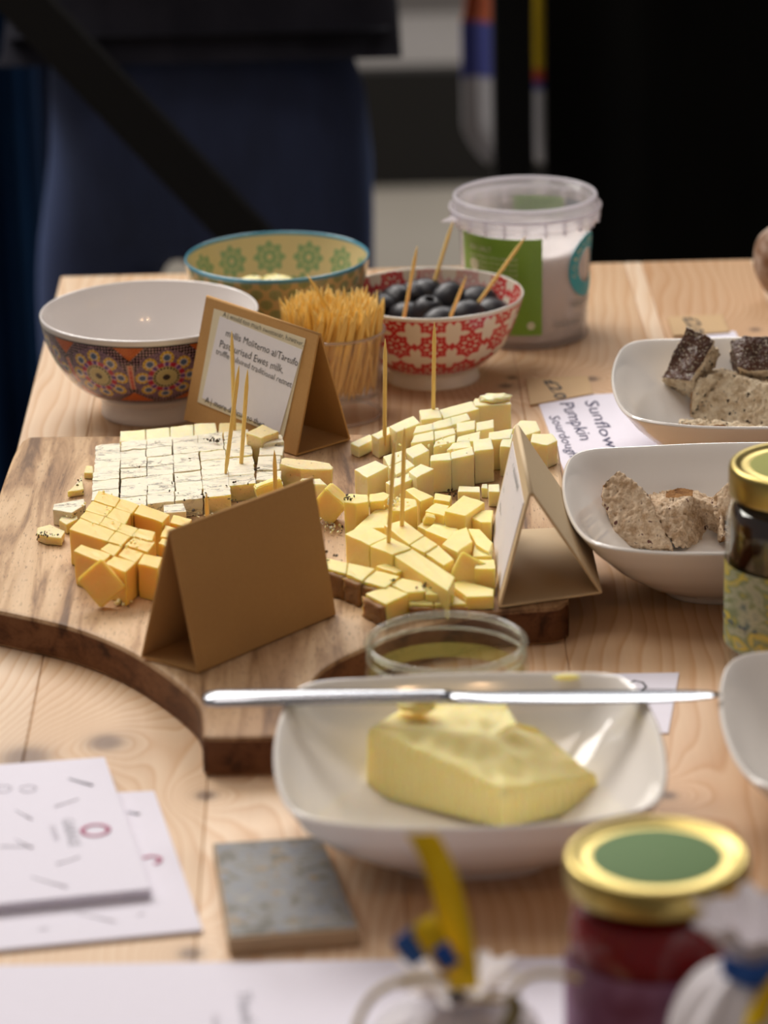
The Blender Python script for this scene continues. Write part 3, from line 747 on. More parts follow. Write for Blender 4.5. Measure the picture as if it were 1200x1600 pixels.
# -- rinded strip
def rinded(px, h, edges, lb):
    o = piece('rinded_cheese_piece', px, h, Y_, lb)
    top = [at(p[0], p[1], h) for p in px]
    for i in edges:
        a, b = top[i], top[(i + 1) % len(top)]; d = (b - a).normalized(); nn = Vector((d.y, -d.x, 0)); 
        if nn.y > 0: nn = -nn
        q = [a + nn * .0002, b + nn * .0002, b + nn * .0022, a + nn * .0022]
        bm = bmesh.new(); bm_prism(bm, [Vector((p.x, p.y, T + ZB + .0003)) for p in q], [p - Vector((0, 0, .0016)) for p in q])
        bmesh.ops.subdivide_edges(bm, edges=bm.edges[:], cuts=5, use_grid_fill=True)
        for v in bm.verts: v.co += noise.noise_vector(v.co * 400) * .0011; v.co.z = max(v.co.z, T + ZB + .0003)
        mk_bm('rind', bm, M['rind'], o, smooth=True)
for px, h, e, lb in [
    ([(512, 888), (508, 871), (543, 879), (541, 896)], .034, [3], 'rinded cheese piece, leftmost of the dark-crusted strip'),
    ([(542, 897), (544, 879), (586, 888), (566, 907)], .034, [3], 'rinded cheese piece, second in the dark-crusted strip'),
    ([(567, 908), (588, 891), (624, 900), (602, 917)], .033, [3], 'rinded cheese piece, third in the dark-crusted strip'),
    ([(611, 913), (628, 903), (659, 908), (665, 923), (637, 925)], .032, [], 'rinded cheese piece with dark flecks behind the corner cube'),
    ([(665, 928), (660, 911), (703, 923), (709, 930)], .031, [], 'thin rinded cheese sliver behind the front row'),
    ([(571, 927), (608, 915), (638, 927), (603, 944)], .032, [3], 'rinded cube nearest the open glass jar'),
    ([(639, 944), (638, 929), (673, 928), (677, 944)], .027, [3], 'rinded cheese piece in the middle of the front row'),
    ([(678, 944), (680, 935), (702, 926), (730, 943)], .027, [3], 'rinded cheese piece at the right end of the front row'),
]: rinded(px, h, e, lb)

# -- crumbs and herbs (uncountable)
def scatter(name, spots, mat, label, cat, size, flat=.6):
    bm = bmesh.new()
    for (px, py, sx, sy, h, n_) in spots:
        for _ in range(n_):
            p = at(random.gauss(px, sx), random.gauss(py, sy), h); s = size * random.uniform(.5, 1.3)
            M_ = Matrix.Translation(p + Vector((0, 0, s * .5))) @ Euler([random.uniform(0, 6) for _ in '123']).to_matrix().to_4x4() @ Matrix.Diagonal((s, s * random.uniform(.4, 1), s * flat, 1))
            bmesh.ops.create_icosphere(bm, subdivisions=1, radius=1, matrix=M_)
    c = at(spots[0][0], spots[0][1], spots[0][4]); o = mk_bm(name, bm, mat, None, c); return tag(o, label, cat, None, 'stuff')
scatter('cheese_crumbs', [(508, 812, 9, 8, .021, 60), (617, 785, 8, 5, .0375, 34), (322, 806, 6, 3, .022, 16), (190, 938, 5, 5, .021, 8), (520, 826, 6, 3, .021, 14), (165, 790, 30, 20, .0405, 14), (700, 700, 30, 12, .038, 18), (210, 850, 14, 6, .0405, 10)], W_, 'white crumbs of cheese scattered over the board', 'crumbs', .0009, .7)
scatter('dried_herbs', [(598, 765, 16, 4, .021, 34), (703, 771, 6, 4, .022, 14), (545, 779, 5, 2, .039, 12), (664, 917, 7, 3, .0325, 12), (612, 908, 5, 2, .033, 6), (533, 830, 4, 3, .021, 6), (70, 836, 9, 3, .0258, 22), (333, 688, 8, 1.5, .031, 20), (403, 734, 3, 1.5, .032, 8), (126, 755, 4, 6, .0235, 8), (120, 800, 8, 3, .027, 12), (300, 765, 60, 25, .0302, 30), (520, 872, 10, 4, .0345, 6)], M['herb'], 'dark flecks of dried herb and rind among the cheese', 'herbs', .00085, .35)
# splinter-like shred under the tipped cube
c = at(187, 940, .021); slab_box('cheese_chip', c, (.002, .009, .0022), (.1, 0, R(-14)), W_, 'thin white cheese shred in front of the tipped orange cube', .0003)
# mushroom-coloured peel lying by the herbs
piece('truffle_peel', [(573, 769), (590, 757), (632, 752), (640, 762), (600, 774)], .0225, M['peel'], 'flat pinkish-grey truffle peel lying under the dark herbs', cat='peel', bev=.0003)

# ------------------------------------------------------------------ bowls
def bowl(name, c, Rr, outer, inner, label, colf, group=None, n=900, step=.00042, matname='glazed'):
    """outer/inner: (r,z) lists bottom->rim; colf(theta, r, z, s, side) -> rgb arrays"""
    t = thing(name, label, 'bowl', c, group)
    prof = dense([tuple(p) for p in spline(outer, 8)], step)
    lip = [(outer[-1][0] + (inner[0][0] - outer[-1][0]) * k, outer[-1][1] + .0009 * math.sin(math.pi * k)) for k in (.2, .5, .8)]
    prof_in = dense([tuple(p) for p in spline(inner, 8)], step)
    P_ = prof + lip + prof_in; side = np.array([0] * len(prof) + [2] * 3 + [1] * len(prof_in))
    vs, fs = lathe_data(P_, n, c)
    fs += [tuple(range(n))[::-1], tuple((len(P_) - 1) * n + k for k in range(n))]
    o = mk('body', vs, fs, M[matname], t, None, True)
    th = np.tile(np.arange(n) * 2 * np.pi / n, len(P_)); rr = np.repeat([p[0] for p in P_], n); zz = np.repeat([p[1] for p in P_], n)
    s = np.concatenate([[0], np.cumsum([math.hypot(b[0] - a[0], b[1] - a[1]) for a, b in zip(P_, P_[1:])])]); ss = np.repeat(s, n); sd = np.repeat(side, n)
    color_attr(o, colf(th, rr, zz, ss, sd)); return t
def L3(r, g, b): return np.array(lin(r, g, b)[:3])
def paint(col, mask, c): col[mask] = c
def circ(th, c0, rr): return (np.mod(th - c0 + np.pi, 2 * np.pi) - np.pi) * rr
def mosaic(th, r, z, s, sd):
    n = 9; per = 2 * np.pi / n; c0 = -np.pi / 2 + .213
    k = np.round((th - c0) / per); dt = th - c0 - k * per
    s0 = s[np.argmin(np.abs(z - .0395) + (sd != 0) * 9)]
    a = dt * r; b = s - s0; half = per * r / 2; rad = np.hypot(a, b); ph = np.arctan2(b, a)
    col = np.tile(L3(236, 230, 226), (len(th), 1))
    band = (sd == 0) & (z > .0175) & (z < .0605)
    dots = (np.sin(a * 2600) * np.sin(b * 2600))
    base = np.where((dots > .25)[:, None], L3(176, 142, 150), L3(28, 22, 30)); 
    col[band] = base[band]
    sect = np.mod(ph + np.pi / 8, np.pi / 4) - np.pi / 8
    oc = rad * np.cos(np.mod(ph, np.pi / 4) - np.pi / 8)
    inn = band & (oc < .0188)
    sp = np.sin(ph * 32) * np.sin(rad * 5200)
    c2 = np.where((sp > .1)[:, None], L3(180, 146, 172), L3(60, 42, 66)); col[inn] = c2[inn]
    m = band & (oc > .0188) & (oc < .0232); st = np.sin(a * 1700 + b * 1700) * np.sin(a * 1700 - b * 1700)
    c3 = np.where((st > .55)[:, None], L3(214, 176, 184), np.where((st > .25)[:, None], L3(120, 80, 110), L3(22, 18, 26))); col[m] = c3[m]
    pc = .0142; pa = np.mod(ph + np.pi / 8, np.pi / 4) - np.pi / 8
    px = rad * np.cos(pa) - pc; py = rad * np.sin(pa); pr = np.hypot(px, py)
    ring = (np.sin(np.arctan2(py, px) * 9) > -.2)
    m = band & (pr < .0043); col[m] = L3(204, 160, 50); m2 = m & ~ring & (pr > .0030); col[m2] = L3(236, 206, 110)
    m = band & (pr < .0026); col[m] = L3(216, 210, 214); m = band & (pr < .0020); col[m] = L3(84, 104, 142)
    m = band & (rad > .0080) & (rad < .0112); pet = np.cos(ph * 8 + np.pi); 
    col[m & (pet > .1)] = L3(178, 34, 66); col[m & (pet <= .1)] = L3(206, 160, 190); col[m & (pet < -.6)] = L3(98, 62, 140)
    m = band & (rad <= .0082); col[m] = L3(190, 176, 120)
    m = band & (rad > .0062) & (rad <= .0078) & (np.sin(ph * 22) > -.1); col[m] = L3(24, 20, 26)
    m = band & (rad > .0058) & (rad <= .0062); col[m] = L3(216, 206, 160)
    m = band & (rad < .0022); col[m] = L3(36, 22, 20)
    # red bars and orange triangles between medallions
    e = half - np.abs(a)
    m = band & (e < .0016) & (np.abs(b) < .0095); col[m] = L3(222, 170, 140); m = band & (e < .0010) & (np.abs(b) < .0090) & (np.sin(b * 3600) > -.6); col[m] = L3(196, 48, 44)
    for sg, h in ((1, .0225), (-1, .0225)):
        q = band & ((b * sg) > .0125) & (e < (b * sg - .0125) * 1.05) & (np.abs(b) < h); col[q] = L3(206, 112, 48)
        q2 = q & (np.sin(a * 3300) * np.sin(b * 3300) > .35); col[q2] = L3(170, 50, 40)
    m = band & ((z < .0182) | (z > .0598)); col[m] = L3(40, 30, 36)
    return col
def redflor(th, r, z, s, sd):
    col = np.tile(L3(238, 226, 206), (len(th), 1)); red = L3(205, 42, 44); pk = L3(196, 60, 110)
    n = 14; per = 2 * np.pi / n
    for side, zc, rmid in ((0, (.0345, .0165, .0525), None), (1, (.046, .028), None)):
        ms = sd == side
        for j, z0 in enumerate(zc):
            off = (j % 2) * 0
            s0 = s[np.argmin(np.abs(z - z0) + (sd != side) * 9)]
            dt = np.mod(th + np.pi / 2 + off + per / 2, per) - per / 2; a = dt * np.maximum(r, .03); b = s - s0
            rad = np.hypot(a, b); ph = np.arctan2(b, a)
            col[ms & (rad < .0036 + .0005 * np.cos(ph * 6))] = red
            col[ms & (rad < .0008)] = L3(238, 226, 206)
            pr = np.mod(ph + np.pi / 8, np.pi / 4) - np.pi / 8
            pd = np.hypot(rad * np.cos(pr) - .0071, rad * np.sin(pr)); ang = np.arctan2(rad * np.sin(pr), rad * np.cos(pr) - .0071)
            col[ms & (pd < .0029 + .0005 * np.cos(ang * 4))] = red; col[ms & (pd < .0005)] = L3(238, 200, 190)
            e = per * np.maximum(r, .03) / 2 - np.abs(a)
            for bb in (.0, ):
                pd = np.hypot(e, b - bb); col[ms & (pd < .0025 + .0005 * np.cos(np.arctan2(b - bb, e) * 4))] = red
    col[(sd == 0) & (z < .0105)] = L3(236, 228, 212); col[(sd == 2)] = L3(236, 232, 222); col[(sd == 0) & (z > .0522)] = L3(238, 232, 220)
    w_ = (sd == 1) & (np.sin(th * 3 + 1) < -.2); col[w_] = col[w_] * .5 + L3(238, 232, 224) * .5
    return col
def greenb(th, r, z, s, sd):
    col = np.tile(L3(212, 186, 128), (len(th), 1)); gr = L3(160, 164, 112)
    n = 30; per = 2 * np.pi / n; row = np.floor((.062 - z) / .0066)
    dt = np.mod(th + (np.mod(row, 2)) * per / 2, per) - per / 2; a = dt * r; b = (.062 - z) - row * .0066 - .0033
    body = (sd == 0) & (np.hypot(a / .0040, (b) / .0034) < 1); col[body] = gr
    col[body & (np.abs(a) < .0006)] = L3(150, 160, 104)
    col[(sd == 0) & (z < .010)] = L3(228, 208, 158)
    ms = sd == 1; col[ms] = L3(226, 206, 158)
    for j, (z0, k, off) in enumerate(((.053, 13, 0), (.034, 10, .3), (.018, 6, .1))):
        p2 = 2 * np.pi / k; s0 = s[np.argmin(np.abs(z - z0) + (sd != 1) * 9)]
        dt = np.mod(th + off, p2) - p2 / 2; a = dt * np.maximum(r, .02); b = s - s0; rad = np.hypot(a, b); ph = np.arctan2(b, a)
        fl = rad < .0092 + .0013 * np.cos(ph * 8); g2 = L3(150, 176, 130)
        col[ms & fl] = g2; col[ms & (rad < .0062) & (rad > .0048) & (np.cos(ph * 8) < .6)] = L3(206, 200, 150)
        col[ms & (rad < .0016)] = L3(226, 206, 158)
    col[(sd == 2)] = L3(86, 152, 178); col[(sd != 2) & (z > .0662)] = L3(92, 158, 182)
    return col
cw = at(240, 643, 0); cw.z = T
bowl('mosaic_bowl', cw, .0655, [(.0295, 0), (.0315, .0012), (.0312, .008), (.0335, .0135), (.046, .0215), (.0560, .0335), (.0625, .0475), (.0652, .0595), (.0657, .0635)],
     [(.0640, .0635), (.0625, .058), (.0590, .046), (.0510, .032), (.0385, .0200), (.023, .0140), (.002, .0125)],
     'large white-lined bowl with a multicoloured mosaic tile pattern outside, at the left', mosaic, n=1150)
cg = at(438, 562, 0); cg.z = T
greenbowl = bowl('green_bowl', cg, .058, [(.027, 0), (.029, .001), (.0285, .008), (.037, .015), (.047, .028), (.053, .043), (.0565, .058), (.058, .0678)],
     [(.0565, .0678), (.055, .060), (.051, .045), (.045, .031), (.036, .018), (.022, .012), (.002, .011)],
     'beige bowl with green flowers and a blue rim, behind the toothpick cup', greenb, n=800, step=.0006)
cr = at(676, 589, 0); cr.z = T
redbowl = bowl('red_bowl', cr, .057, [(.0285, 0), (.0295, .001), (.028, .0085), (.034, .0125), (.044, .0215), (.0505, .033), (.055, .0455), (.0572, .0538)],
     [(.0558, .0538), (.0538, .046), (.049, .034), (.042, .022), (.030, .013), (.015, .011), (.002, .0105)],
     'cream bowl with red flower pattern, holding black olives', redflor, n=900)

# olives
def olive_mesh():
    vs, fs = lathe_data([(.0001, -.0118), (.0035, -.0112), (.0072, -.0085), (.0094, -.0035), (.0097, .001), (.0086, .0062), (.0058, .0098), (.0034, .0112), (.0025, .0110), (.0023, .0090), (.0022, .003), (.0001, .0028)], 24, (0, 0, 0))
    me = bpy.data.meshes.new('olive'); me.from_pydata(vs, [], fs); me.materials.append(M['olive']); me.polygons.foreach_set('use_smooth', [True] * len(fs)); return me
OM = olive_mesh()
ol = [(618, 470, .039, 'large black olive at the left of the red bowl, beside a toothpick', (1.2, .2, .4)),
      (633, 449, .040, 'black olive at the back left of the bowl', (1.5, .6, 0)),
      (664, 462, .041, 'black olive right behind the leaning toothpick pair', (1.4, 0, .9)),
      (668, 494, .038, 'front black olive with its hole facing up', (.25, .15, 0)),
      (700, 471, .040, 'black olive with a dark pit hole, middle of the bowl', (.5, .5, 1.2)),
      (727, 497, .038, 'greyish olive at the front right of the bowl', (1.3, .2, 1.9)),
      (764, 469, .039, 'large olive at the right, with a leaning toothpick in it', (1.5, .3, 1.3)),
      (585, 462, .038, 'olive at the far left rim of the bowl', (1.2, .9, .1)),
      (690, 507, .036, 'low olive behind the front rim, half hidden', (1.5, 0, 2)),
      (768, 492, .035, 'low olive at the front right rim', (1.5, .2, .7)),
      (590, 484, .036, 'olive hidden low behind the toothpick cup', (1.4, 0, .3)),
      (636, 499, .034, 'low olive at the front left, under the toothpick', (1.5, 0, 1.4))]
for px, py, h, lb, rot in ol:
    o = bpy.data.objects.new('olive', OM); COL.objects.link(o); p = at(px, py, h)
    d = Vector((p.x - cr.x, p.y - cr.y, 0)); 
    if d.length > .040: p = Vector((cr.x, cr.y, p.z)) + d.normalized() * .040
    o.location = p; o.rotation_euler = rot; o.scale = (1.16, 1.16, 1.12); tag(o, lb, 'olive')
for k in range(9):
    o = bpy.data.objects.new('olive', OM); COL.objects.link(o); a = k * 2 * math.pi / 8; rr_ = .0235 if k < 8 else 0
    o.location = (cr.x + rr_ * math.cos(a), cr.y + rr_ * math.sin(a), T + (.024 if k < 8 else .0205)); o.rotation_euler = (1.5, .2 * k, a + 1.5)
    tag(o, 'black olive in the lower layer, buried under the others in the red bowl', 'olive', 'buried olives in the red bowl')
def free(pbx, ptx, h, lean, lb):
    b = at(*pbx, h); t = at_y(*ptx, b.y + lean); pick_obj(b, t, lb)
free((632, 492), (652, 384), .046, 0, 'toothpick in the left olive of the red bowl')
free((677, 446), (708, 345), .048, .012, 'toothpick at the back of the red bowl, leaning right before the tub')
free((705, 492), (729, 431), .044, -.005, 'shortest visible toothpick in the red bowl, at the front')
free((748, 472), (821, 370), .046, .0, 'toothpick slanting right across the tub label')

# pickles in the green bowl
for k, (px, py, sx, lb) in enumerate([(392, 432, .011, 'pale yellow-green pickled piece at the left in the green bowl'), (433, 430, .0125, 'larger round yellow-green pickled piece in the green bowl')]):
    p = at(px, py, .056); bm = bmesh.new(); bmesh.ops.create_icosphere(bm, subdivisions=4, radius=1)
    for v in bm.verts:
        ang = math.atan2(v.co.y, v.co.x); f = 1 + .07 * math.cos(ang * 7) + .12 * noise.noise(v.co * 1.6 + Vector((k * 9, 0, 0)))
        v.co = Vector((v.co.x * sx * f, v.co.y * sx * f, v.co.z * .0085 * f)) + p - Vector((0, 0, .0085))
    tag(mk_bm('pickle', bm, M['pickle'], None, p - Vector((0, 0, .017)), True), lb, 'pickle')
for k in range(7):
    a = k * .9; p = Vector((cg.x + .018 * math.cos(a) * (k > 0), cg.y + .018 * math.sin(a) * (k > 0), T + .030)); bm = bmesh.new(); bmesh.ops.create_icosphere(bm, subdivisions=3, radius=1)
    for v in bm.verts: v.co = Vector((v.co.x * .012, v.co.y * .012, v.co.z * .012)) * (1 + .1 * noise.noise(v.co * 2 + Vector((k, 0, 0)))) + p
    tag(mk_bm('pickle', bm, M['pickle'], None, p - Vector((0, 0, .012)), True), 'yellow-green pickled piece buried at the bottom of the green bowl', 'pickle', 'buried pickled pieces')

# toothpick cup
cc = at(523, 648, 0); cc.z = T
cup = thing('plastic_cup', 'clear plastic cup crammed with toothpicks, between the kraft card and the red bowl', 'cup', cc)
lathe('body', [(.0275, 0), (.0278, .001), (.0285, .014), (.0300, .050), (.0312, .0535), (.0306, .0541), (.0292, .050), (.0276, .0145), (.001, .0140)], 64, cc, M['clear'], cup)
lathe('base_ring', [(.0272, .0), (.0286, .0003), (.0288, .0022), (.0276, .0024)], 64, cc, M['milky'], cup)
lathe('rim', [(.0308, .0525), (.0318, .0530), (.0318, .0542), (.0308, .0546), (.0302, .0536)], 64, cc, M['milky'], cup)
for k in range(290):
    r0 = .0250 * math.sqrt(random.random()); a0 = random.uniform(0, 2 * math.pi); r1 = min(.0315, r0 * 1.24 + .001); a1 = a0 + random.choice((.55, .75, .35, -.5)) * random.uniform(.6, 1.2)
    b = Vector((cc.x + r0 * math.cos(a0), cc.y + r0 * math.sin(a0), T + .0145))
    t = Vector((cc.x + r1 * math.cos(a1), cc.y + r1 * math.sin(a1), T + .0145 + .063 * .85))
    d = (t - b).normalized()
    o = bpy.data.objects.new('toothpick', PM); COL.objects.link(o); o.location = b + d * random.uniform(0, .005); o.rotation_euler = d.to_track_quat('Z', 'Y').to_euler(); o.scale = (1, 1, .85)
    tag(o, 'wooden toothpick packed upright in the clear plastic cup', 'toothpick', 'toothpicks packed in the clear cup')
d = (at_y(479, 428, cc.y + .01) - Vector((cc.x + .004, cc.y + .008, T + .055))).normalized()
pick_obj(at_y(479, 428, cc.y + .01) - d * .066, at_y(479, 428, cc.y + .01), 'stray toothpick slanting left out of the top of the plastic cup')

# ------------------------------------------------------------------ plastic tub
ct = at(822, 520, 0); ct.z = T
tub = thing('plastic_tub', 'translucent white plastic tub with a green label, behind the olive bowl', 'tub', ct)
TH = .0905
def tr(z): return .0390 + (.0432 - .0390) * z / TH
lathe('body', [(.036, .003), (.0395, .0), (.0405, .002), (tr(.006), .006), (tr(.04), .04), (tr(.078), .078), (.0438, .080), (.0438, TH), (.0426, TH), (.0420, .078), (.0400, .03), (.0372, .004), (.001, .0035)], 96, ct, M['milky'], tub)
lathe('rim', [(.0440, .0765), (.0476, .0768), (.0482, .079), (.0480, .0845), (.0470, .0860), (.0465, .0900), (.0455, .0918), (.0440, .0918), (.0432, .0905)], 96, ct, M['milky'], tub)
tube('bead', [(ct.x + .0448 * math.cos(a), ct.y + .0448 * math.sin(a), T + .0918) for a in np.linspace(0, 2 * math.pi, 65)], .0013, M['milky2'], tub, n=8, caps=False)
tube('bead', [(ct.x + .0481 * math.cos(a), ct.y + .0481 * math.sin(a), T + .0850) for a in np.linspace(0, 2 * math.pi, 65)], .0009, M['milky2'], tub, n=8, caps=False)
for k in range(22):
    a = k * 2 * math.pi / 22 + .1; d = Vector((math.cos(a), math.sin(a), 0)); p = ct + d * .0458
    bm = bmesh.new(); bm_box(bm, p + Vector((0, 0, .0800)), (.0036, .0009, .0100), (0, 0, a)); mk_bm('rib', bm, M['milky2'], tub)
# salt heap surface and body
def salt_mesh():
    n, mrad = 64, 12; vs = []; fs = []
    for j, (r, z) in enumerate([(.0368, .0042), (.0385, .03), (.0408, .064)]):
        for k in range(n): a = 2 * math.pi * k / n; vs.append((ct.x + r * math.cos(a), ct.y + r * math.sin(a), T + z + (.004 * math.sin(a) if j == 2 else 0)))
    for j in range(2):
        for k in range(n): k2 = (k + 1) % n; fs.append((j * n + k, j * n + k2, (j + 1) * n + k2, (j + 1) * n + k))
    o0 = 2 * n
    for j in range(1, mrad):
        r = .0408 * (1 - j / mrad)
        for k in range(n): a = 2 * math.pi * k / n; vs.append((ct.x + r * math.cos(a), ct.y + r * math.sin(a), T + .064 + .004 * math.sin(a) * r / .0408 + .003 * noise.noise(Vector((r * 90 * math.cos(a), r * 90 * math.sin(a), 2)))))
        for k in range(n): k2 = (k + 1) % n; fs.append((o0 + (j - 1) * n + k, o0 + (j - 1) * n + k2, o0 + j * n + k2, o0 + j * n + k))
    fs.append(tuple(o0 + (mrad - 1) * n + k for k in range(n))); return vs, fs
vs, fs = salt_mesh(); mk('contents', vs, fs, M['salt'], tub, None, True)['label'] = 'white flaky contents seen through the wall'
tab_a = R(198)
tb0 = ct + Vector((math.cos(tab_a), math.sin(tab_a), 0)) * .0475
q = [tb0 + Vector((.003, .010, .082)), tb0 + Vector((.001, -.012, .082)), tb0 + Vector((-.0085, -.003, .0795))]
bm = bmesh.new(); bm_prism(bm, q, [p + Vector((0, 0, .0008)) for p in q]); mk_bm('pull_tab', bm, M['milky2'], tub)
def curved(name, a0, a1, z0, z1, mat, parent, off=.0004, n=20, rf=tr, hole=None):
    vs = []; fs = []; nz = 8
    for j in range(nz + 1):
        z = z0 + (z1 - z0) * j / nz
        for k in range(n + 1):
            a = a0 + (a1 - a0) * k / n; r = rf(z) + off; vs.append((ct.x + r * math.cos(a), ct.y + r * math.sin(a), T + z))
    for j in range(nz):
        for k in range(n): fs.append((j * (n + 1) + k, j * (n + 1) + k + 1, (j + 1) * (n + 1) + k + 1, (j + 1) * (n + 1) + k))
    return mk(name, vs, fs, mat, parent, None, True)
# angles from the camera-facing direction (-90 deg)
lab = curved('label', R(-90 - 70), R(-90 + 12), .010, .0735, M['green'], tub)
lab['label'] = 'green printed panel'
curved('label', R(52), R(98), .010, .0800, M['green'], tub)['label'] = 'green printed panel at the back'
curved('label', R(28), R(50), .055, .0800, M['slate_print'], tub)['label'] = 'dark printed panel at the back'
def on_tub(a, z, off=.0007): r = tr(z) + off; return Vector((ct.x + r * math.cos(a), ct.y + r * math.sin(a), T + z))
def wrap_text(s, a0, z, size, mat, parent, thick=0, rad=None):
    c = bpy.data.curves.new('t', 'FONT'); c.body = s; c.size = size; c.resolution_u = 1; c.offset = thick
    to = bpy.data.objects.new('t', c); COL.objects.link(to); dg = bpy.context.evaluated_depsgraph_get(); me = bpy.data.meshes.new_from_object(to.evaluated_get(dg)); bpy.data.objects.remove(to)
    vs = [on_tub(a0 + v.co.x / .042, z + v.co.y) for v in me.vertices]; fs = [tuple(p.vertices) for p in me.polygons]
    return mk('lettering', vs, fs, mat, parent)
for k in range(7): wrap_text('natural flakes of sea salt hand', R(-148), .0595 - k * .0035, .0030, M['white_print'], lab)
wrap_text('SEA SALT', R(-148), .064, .0045, M['white_print'], lab)
def disc_on(name, ac, zc, r0, r1, mat, parent, n=40, off=.0006):
    vs = []; fs = []
    for k in range(n):
        a = 2 * math.pi * k / n
        for r in (r0, r1): vs.append(on_tub(ac + r * math.cos(a) / .0425, zc + r * math.sin(a), off))
    for k in range(n): k2 = (k + 1) % n; fs.append((2 * k, 2 * k + 1, 2 * k2 + 1, 2 * k2))
    return mk(name, vs, fs, mat, parent, None, True)
disc_on('emblem', R(-143), .054, .0003, .0042, M['white_print'], lab)
disc_on('emblem', R(-90 + 2), .0165, .0003, .0026, M['white_print'], lab)
RA, RZ = R(-90 + 66), .0500
ringo = disc_on('logo_ring', RA, RZ, .0115, .0205, M['teal'], tub); ringo['label'] = 'teal ring logo'
for k, chh in enumerate('CORNISH'):
    aa = R(195) - k * R(20)
    c = bpy.data.curves.new('t', 'FONT'); c.body = chh; c.size = .0062; c.align_x = 'CENTER'; c.resolution_u = 1
    to = bpy.data.objects.new('t', c); COL.objects.link(to); dg = bpy.context.evaluated_depsgraph_get(); me = bpy.data.meshes.new_from_object(to.evaluated_get(dg)); bpy.data.objects.remove(to)
    vs = []
    for v in me.vertices:
        ro = aa - math.pi / 2; x = v.co.x * math.cos(ro) - v.co.y * math.sin(ro) + .0140 * math.cos(aa); y = v.co.x * math.sin(ro) + v.co.y * math.cos(ro) + .0140 * math.sin(aa)
        vs.append(on_tub(RA + x / .0425, RZ + y, .0010))
    mk('letter', vs, [tuple(p.vertices) for p in me.polygons], M['white_print'], ringo)
wrap_text('sea salt', R(-48), .0245, .0090, M['grey_print'], tub, .0001)
wrap_text('500g flakes', R(-66), .0135, .0055, M['grey_print'], tub)

# ------------------------------------------------------------------ square white bowls
def square_bowl(cx, cy, yaw, label, name='square_bowl', hw=.086, H=.0455):
    c = Vector((cx, cy, T)); t = thing(name, label, 'bowl', c, None)
    prof = [(.034, 0, 3), (.037, .0, 3), (.0385, .0035, 3), (.040, .0045, 3), (.052, .0105, 3.6), (.066, .022, 4.2), (.078, .0345, 4.5), (hw - .0006, H - .0012, 4.6), (hw, H, 4.6), (hw - .0012, H + .0012, 4.6), (hw - .0026, H, 4.6), (.0755, .0360, 4.6), (.064, .0245, 4.5), (.050, .0130, 4.0), (.040, .0078, 3.5), (.02, .0065, 3), (.001, .0062, 2.5)]
    pr = []
    for a, b in zip(prof, prof[1:]):
        for k in range(3): pr.append(tuple(a[i] + (b[i] - a[i]) * k / 3 for i in range(3)))
    pr.append(prof[-1]); n = 160; vs = []; fs = []
    def outline(b, win):
        rr_ = []
        for k in range(n):
            a = 2 * math.pi * k / n; a2 = (a + math.pi / 4) % (math.pi / 2) - math.pi / 4; tt = math.tan(a2)
            rr_.append((1 - b * tt * tt) / math.cos(a2))
        for _ in range(win): rr_ = [(rr_[k - 1] + rr_[k] * 2 + rr_[(k + 1) % n]) / 4 for k in range(n)]
        return rr_
    tight, loose = outline(.125, 9), outline(.20, 30)
    for (r, z, e) in pr:
        we = max(0, min(1, (e - 3) / 1.5)); ol_ = [loose[k] * (1 - we) + tight[k] * we for k in range(n)]
        for k in range(n):
            a = 2 * math.pi * k / n; ca, sa = math.cos(a), math.sin(a)
            rho = ol_[k]
            corner = abs(math.sin(2 * a)) ** 10
            zz = z + (.0015 * corner * z / H)
            x, y = r * rho * ca, r * rho * sa
            vs.append((cx + x * math.cos(yaw) - y * math.sin(yaw), cy + x * math.sin(yaw) + y * math.cos(yaw), T + zz))
    for j in range(len(pr) - 1):
        for k in range(n): k2 = (k + 1) % n; fs.append((j * n + k, j * n + k2, (j + 1) * n + k2, (j + 1) * n + k))
    fs += [tuple(range(n))[::-1], tuple((len(pr) - 1) * n + k for k in range(n))]
    mk('body', vs, fs, M['porcelain'], t, None, True); return t, c
HB = .0455
xl, xr = at(424, 1160, HB).x, at(1041, 1160, HB).x
yf, yb = at(740, 1297, HB).y, at(740, 1054, HB).y
BB, cbb = square_bowl((xl + xr) / 2, (yf + yb) / 2, R(.8), 'square white bowl holding the block of butter', hw=(xr - xl) / 2 * .985)
x2 = at(879, 770, HB).x; y2f, y2b = at(1020, 862, HB).y, at(1020, 703, HB).y
square_bowl(x2 + .086, (y2f + y2b) / 2, R(1), 'square white bowl of pale bread pieces beside the pale tent card')
x1 = at(949, 600, HB).x; y1f, y1b = at(1080, 678, HB).y, at(1080, 527, HB).y
square_bowl(x1 + .0885, (y1f + y1b) / 2, R(-2.5), 'square white bowl at the back with dark seeded bread')
x3 = at(1114, 1085, HB).x; y3b = at(1150, 1022, HB).y
square_bowl(x3 + .0865, y3b - .083, R(-1), 'square white bowl cut off by the right edge, at the knife tip')

